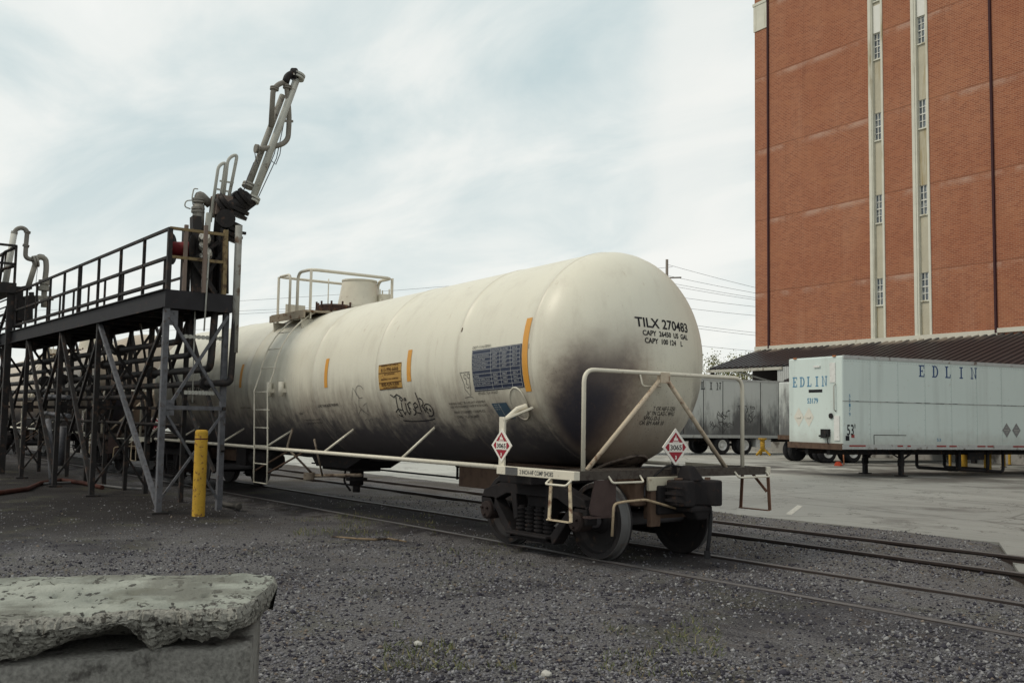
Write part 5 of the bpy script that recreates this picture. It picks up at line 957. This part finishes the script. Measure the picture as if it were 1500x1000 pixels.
mb=MB(); mb.box(1.35,2.75,-.012,-.0,1.08,1.38); LB(mb,'document_box',TRP); mb=MB(); mb.box(1.33,2.77,-.016,-.012,1.38,1.4); mb.box(1.33,1.35,-.016,-.012,1.08,1.38); LB(mb,'box_edge',STEEL_DARK)
for yk in (.35,2.25): mb=MB(); mb.box(-.04,.02,yk-.06,yk+.06,3.94,3.99); LB(mb,'marker_lamp',MAT('amber_lamp',(.35,.12,.03),.4) if yk<1 else bpy.data.materials['amber_lamp'])
mb=MB()
for xk in (5.6,7.0): mb.tube(bend([(xk,.3,.9),(xk,.3,.2),(xk,2.2,.2),(xk,2.2,.9)],.12),.06,8)
mb.tube(bend([(5.6,.4,.9),(5.6,.4,.22),(7.9,.4,.12),(7.9,.4,.9)],.15),.055,8); mb.box(6.1,6.9,.35,.4,.55,.8); LB(mb,'spare_carrier',STEEL_DARK)
# trailer with grimy side, further left
p1=atD(1148,643,54.6); e2=Vector((.22,.9755,0)); s2=p1+e2*2.0
T2,LB,BX=trailer((p1.x-e2.x*14.1,p1.y-e2.y*14.1,ZL),EA,16.15,.98,4.0,'dirt-streaked grey trailer standing behind the tank car end, white wheel hubs showing',[10.05,11.5],legs=True,paint=TRG)
for i_,ch_ in enumerate('EDLIN'): mb=MB(); edlin(mb,side,7.6+.5*i_,3.42,.3,.4,.5,ch_); LB(mb,'letter',BLACKP)
mb=MB()
for k in range(8): mb.box(5+k*1.25,5.03+k*1.25,-.014,0,1.1,3.95)
LB(mb,'panel_seam',STEEL_DARK)
mb=MB()
for xk,zk,s_ in ((6.9,1.6,.8),(9.4,1.7,.9),(11.6,1.75,.9)):
    for _ in range(9):
        a,c_=xk+random.uniform(-.5,.7),zk+random.uniform(-.1,.7); pts=[(a,c_)]
        for _ in range(5): a+=random.uniform(-.22,.3); c_+=random.uniform(-.28,.28); pts.append((a,max(1.2,min(2.6,c_))))
        for (a0,c0),(a1,c1) in zip(pts[:-1],pts[1:]):
            d=Vector((a1-a0,c1-c0)); nn=Vector((-d.y,d.x)).normalized()*.02 if d.length else Vector((0,.02)); mb.add([side(a0-nn.x,c0-nn.y),side(a1-nn.x,c1-nn.y),side(a1+nn.x,c1+nn.y),side(a0+nn.x,c0+nn.y)],[(0,1,2,3)])
LB(mb,'graffiti',FADEDP)
mb=MB(); mb.box(12.3,13.3,.1,.6,.4,.85); LB(mb,'tool_box',HUBW)
# trailer almost hidden behind the clean one
p3=onZ(1252,678,ZL); T3,LB,BX=trailer((p3.x-e2.x*2.1,p3.y-e2.y*2.1,ZL),EA,10.5,1.1,3.6,'trailer mostly hidden behind the clean white one, black tyres showing under its nose',[.65,2.1],legs=False,paint=TRG)
# chock with rod, jack stand, yellow posts
cp=onZ(1228,682,ZL); CK=THING('wheel_chock','orange wheel chock with a long thin handle beside the trailer nose','wheel chock',cp)
mb=MB(); mb.prism([(-.2,0),(.2,0),(.2,.06),(0,.26),(-.12,.2)],lambda a,c_:(cp.x+a*.7,cp.y-.1,cp.z+c_*.7),lambda a,c_:(cp.x+a*.7,cp.y+.1,cp.z+c_*.7)); mb.build('wedge',MAT('orange_plastic',(.4,.06,.03),.5,.15,9),CK)
mb=MB(); mb.tube([(cp.x+.2,cp.y+.1,cp.z+.05),(cp.x+.17,cp.y+.08,cp.z+1.05)],.025,8); mb.build('handle',MAT('faded_orange',(.55,.25,.14),.5),CK)
jp=onZ(1117,667,ZL); JS=THING('jack_stand','small yellow trailer jack stand with splayed feet near the grimy trailer','jack stand',jp)
mb=MB(); mb.tube([jp+Vector((0,0,.2)),jp+Vector((0,0,.85))],.12,12); mb.lathe(jp+Vector((0,0,.8)),(0,0,1),[(0,.12),(.05,.22),(.12,.22),(.12,0)],16); mb.build('post',YELLOW,JS)
for k in range(3): a=k*2.09+.4; mb=MB(); mb.beam(jp+Vector((0,0,.4)),jp+Vector((.42*math.cos(a),.42*math.sin(a),.03)),.09); mb.build('foot',YELLOW,JS)
for u,v,h,r,lab in ((1412,690,1.25,.135,'thick yellow post under the white trailer, leftmost of the stout pair'),(1447,691,1.25,.135,'thick yellow post under the white trailer, right one of the stout pair'),(1470,684,1.2,.085,'slim yellow post under the white trailer, right of the stout pair'),(1479,681,1.2,.06,'thinnest yellow post at far right under the white trailer'),(1392,690,.9,.05,'thin yellow post beside the dark spare carrier under the trailer')):
    p_=onZ(u,v,ZL); t_=THING('bollard',lab,'bollard',p_,0,'yellow posts under the trailer'); mb=MB(); mb.lathe(p_,(0,0,1),[(0,r),(h-.05,r),(h-.01,r*.8),(h,0)],16); mb.build('post',YELLOW,t_)
    mb=MB(); mb.lathe(p_,(0,0,1),[(0,0),(.0,r*1.5),(.03,r*1.5),(.035,r)],16); mb.build('collar',RUST,t_)
a,c_=onZ(1396,689,ZL),onZ(1422,689,ZL); mb=MB(); mb.beam(a+Vector((0,0,.06)),c_+Vector((0,0,.06)),.16,.12); TAG(mb.build('wheel_stop',YELLOW,None,.03),'low yellow wheel stop on the paving beneath the white trailer','wheel stop')
# ------------------------------------------------------------------ pole, wires, trees
pp=atD(977,380,75); PO=THING('utility_pole','dark wooden utility pole rising behind the tank car end','utility pole',(pp.x,pp.y,-.3))
mb=MB(); mb.tube([(pp.x,pp.y,-.3),(pp.x,pp.y,pp.z)],[.16,.1],10); mb.build('shaft',MAT('pole_wood',(.2,.18,.16),.9,.2,3),PO)
mb=MB(); mb.beam((pp.x-.9,pp.y-.6,pp.z-1.4),(pp.x+.9,pp.y+.6,pp.z-1.4),.1); mb.build('crossarm',bpy.data.materials['pole_wood'],PO)
WIRE=MAT('wire_black',(.06,.06,.065),.6)
ends=((388,418),(404,426),(414,433),(418,436),(433,446),(448,459),(471,484),(475,488),(501,511)); names=['topmost','second','third','fourth','fifth','sixth','seventh','eighth','lowest']
for i,(v0,v1) in enumerate(ends):
    a=atD(980,v0,75); c_=atD(1106,v1,71); d=(c_-a); q=c_+d*1.0; k=a-d*.02; pts=[k.lerp(q,t/16)-Vector((0,0,.15*math.sin(math.pi*t/16))) for t in range(17)]
    mb=MB(); mb.tube(pts,.012,5); TAG(mb.build('power_line',WIRE),names[i]+' of the thin overhead wires between the tank car and the warehouse','power line','overhead wires')
for i,(v0,v1) in enumerate(((440,405),(447,432),(457,428),(470,462))):
    a=atD(-40,v0+18,95); c_=atD(985,v1-14,75); pts=[a.lerp(c_,t/12)-Vector((0,0,.5*math.sin(math.pi*t/12))) for t in range(13)]; mb=MB(); mb.tube(pts,.012,5); TAG(mb.build('power_line',WIRE),['uppermost','second','third','bottom'][i]+' of the thin overhead wires in the sky behind the rack','power line','overhead wires')
LEAF=[MAT('leaf_a',(.2,.22,.1),.8,.3,2),MAT('leaf_b',(.3,.3,.15),.8,.3,2),MAT('leaf_c',(.12,.14,.06),.8,.3,2)]; BARK=MAT('bark',(.1,.085,.07),.9,.2,5)
def tree(p_,h,w,label,n=1700,sd=0):
    rr=random.Random(sd); T_=THING('tree',label,'tree',p_,0,'trees beyond the canopy'); mb=MB(); mb.tube([p_,p_+Vector((.1,0,h*.35)),p_+Vector((0,.1,h*.75))],[.22,.16,.05],8); tips=[]
    for k in range(16):
        a=rr.uniform(0,6.28); z0=h*rr.uniform(.3,.7); L=w*rr.uniform(.5,1.0); t=p_+Vector((math.cos(a)*L,math.sin(a)*L,min(h*.98,z0+h*rr.uniform(.1,.35)))); mb.tube([p_+Vector((0,0,z0)),(p_+Vector((0,0,z0))).lerp(t,.5)+Vector((0,0,.2)),t],[.07,.045,.015],5); tips.append(t)
    tips.append(p_+Vector((0,0,h*.95))); mb.build('trunk',BARK,T_); mb=MB()
    for _ in range(n):
        t=rr.choice(tips); c=t+Vector((rr.gauss(0,w*.16),rr.gauss(0,w*.16),rr.gauss(0,h*.06))); u=Vector((rr.gauss(0,1),rr.gauss(0,1),rr.gauss(0,1))).normalized(); v=u.orthogonal().normalized(); s_=rr.uniform(.05,.12); mb.cur=rr.choice((0,0,1,2)); mb.add([c-u*s_,c+v*s_*.6,c+u*s_,c-v*s_*.6],[(0,1,2,3)])
    mb.build('crown',LEAF,T_)
for i,(u,v,d,h,w,lab) in enumerate(((1038,640,95,7.7,2.2,'spring-green tree showing directly right of the tank car end'),(1062,640,97,7.2,2.0,'low spring-green tree between two taller crowns beyond the canopy'),(1088,640,94,7.9,2.1,'tallest spring-green tree beside the brick warehouse corner'),(1015,640,99,7.6,2.2,'leafy tree largely hidden behind the tank car end'))):
    p_=atD(u,v,d); p_.z=-.3; tree(p_,h,w,lab,1700,i)
for i,(u,d,h,w,lab) in enumerate(((-15,150,6.5,4,'distant leafy tree at the far left behind the rack'),(40,160,6.0,4,'distant leafy tree behind the second tank car'))):
    p_=atD(u,640,d); p_.z=-.3; tree(p_,h,w,lab,900,20+i)
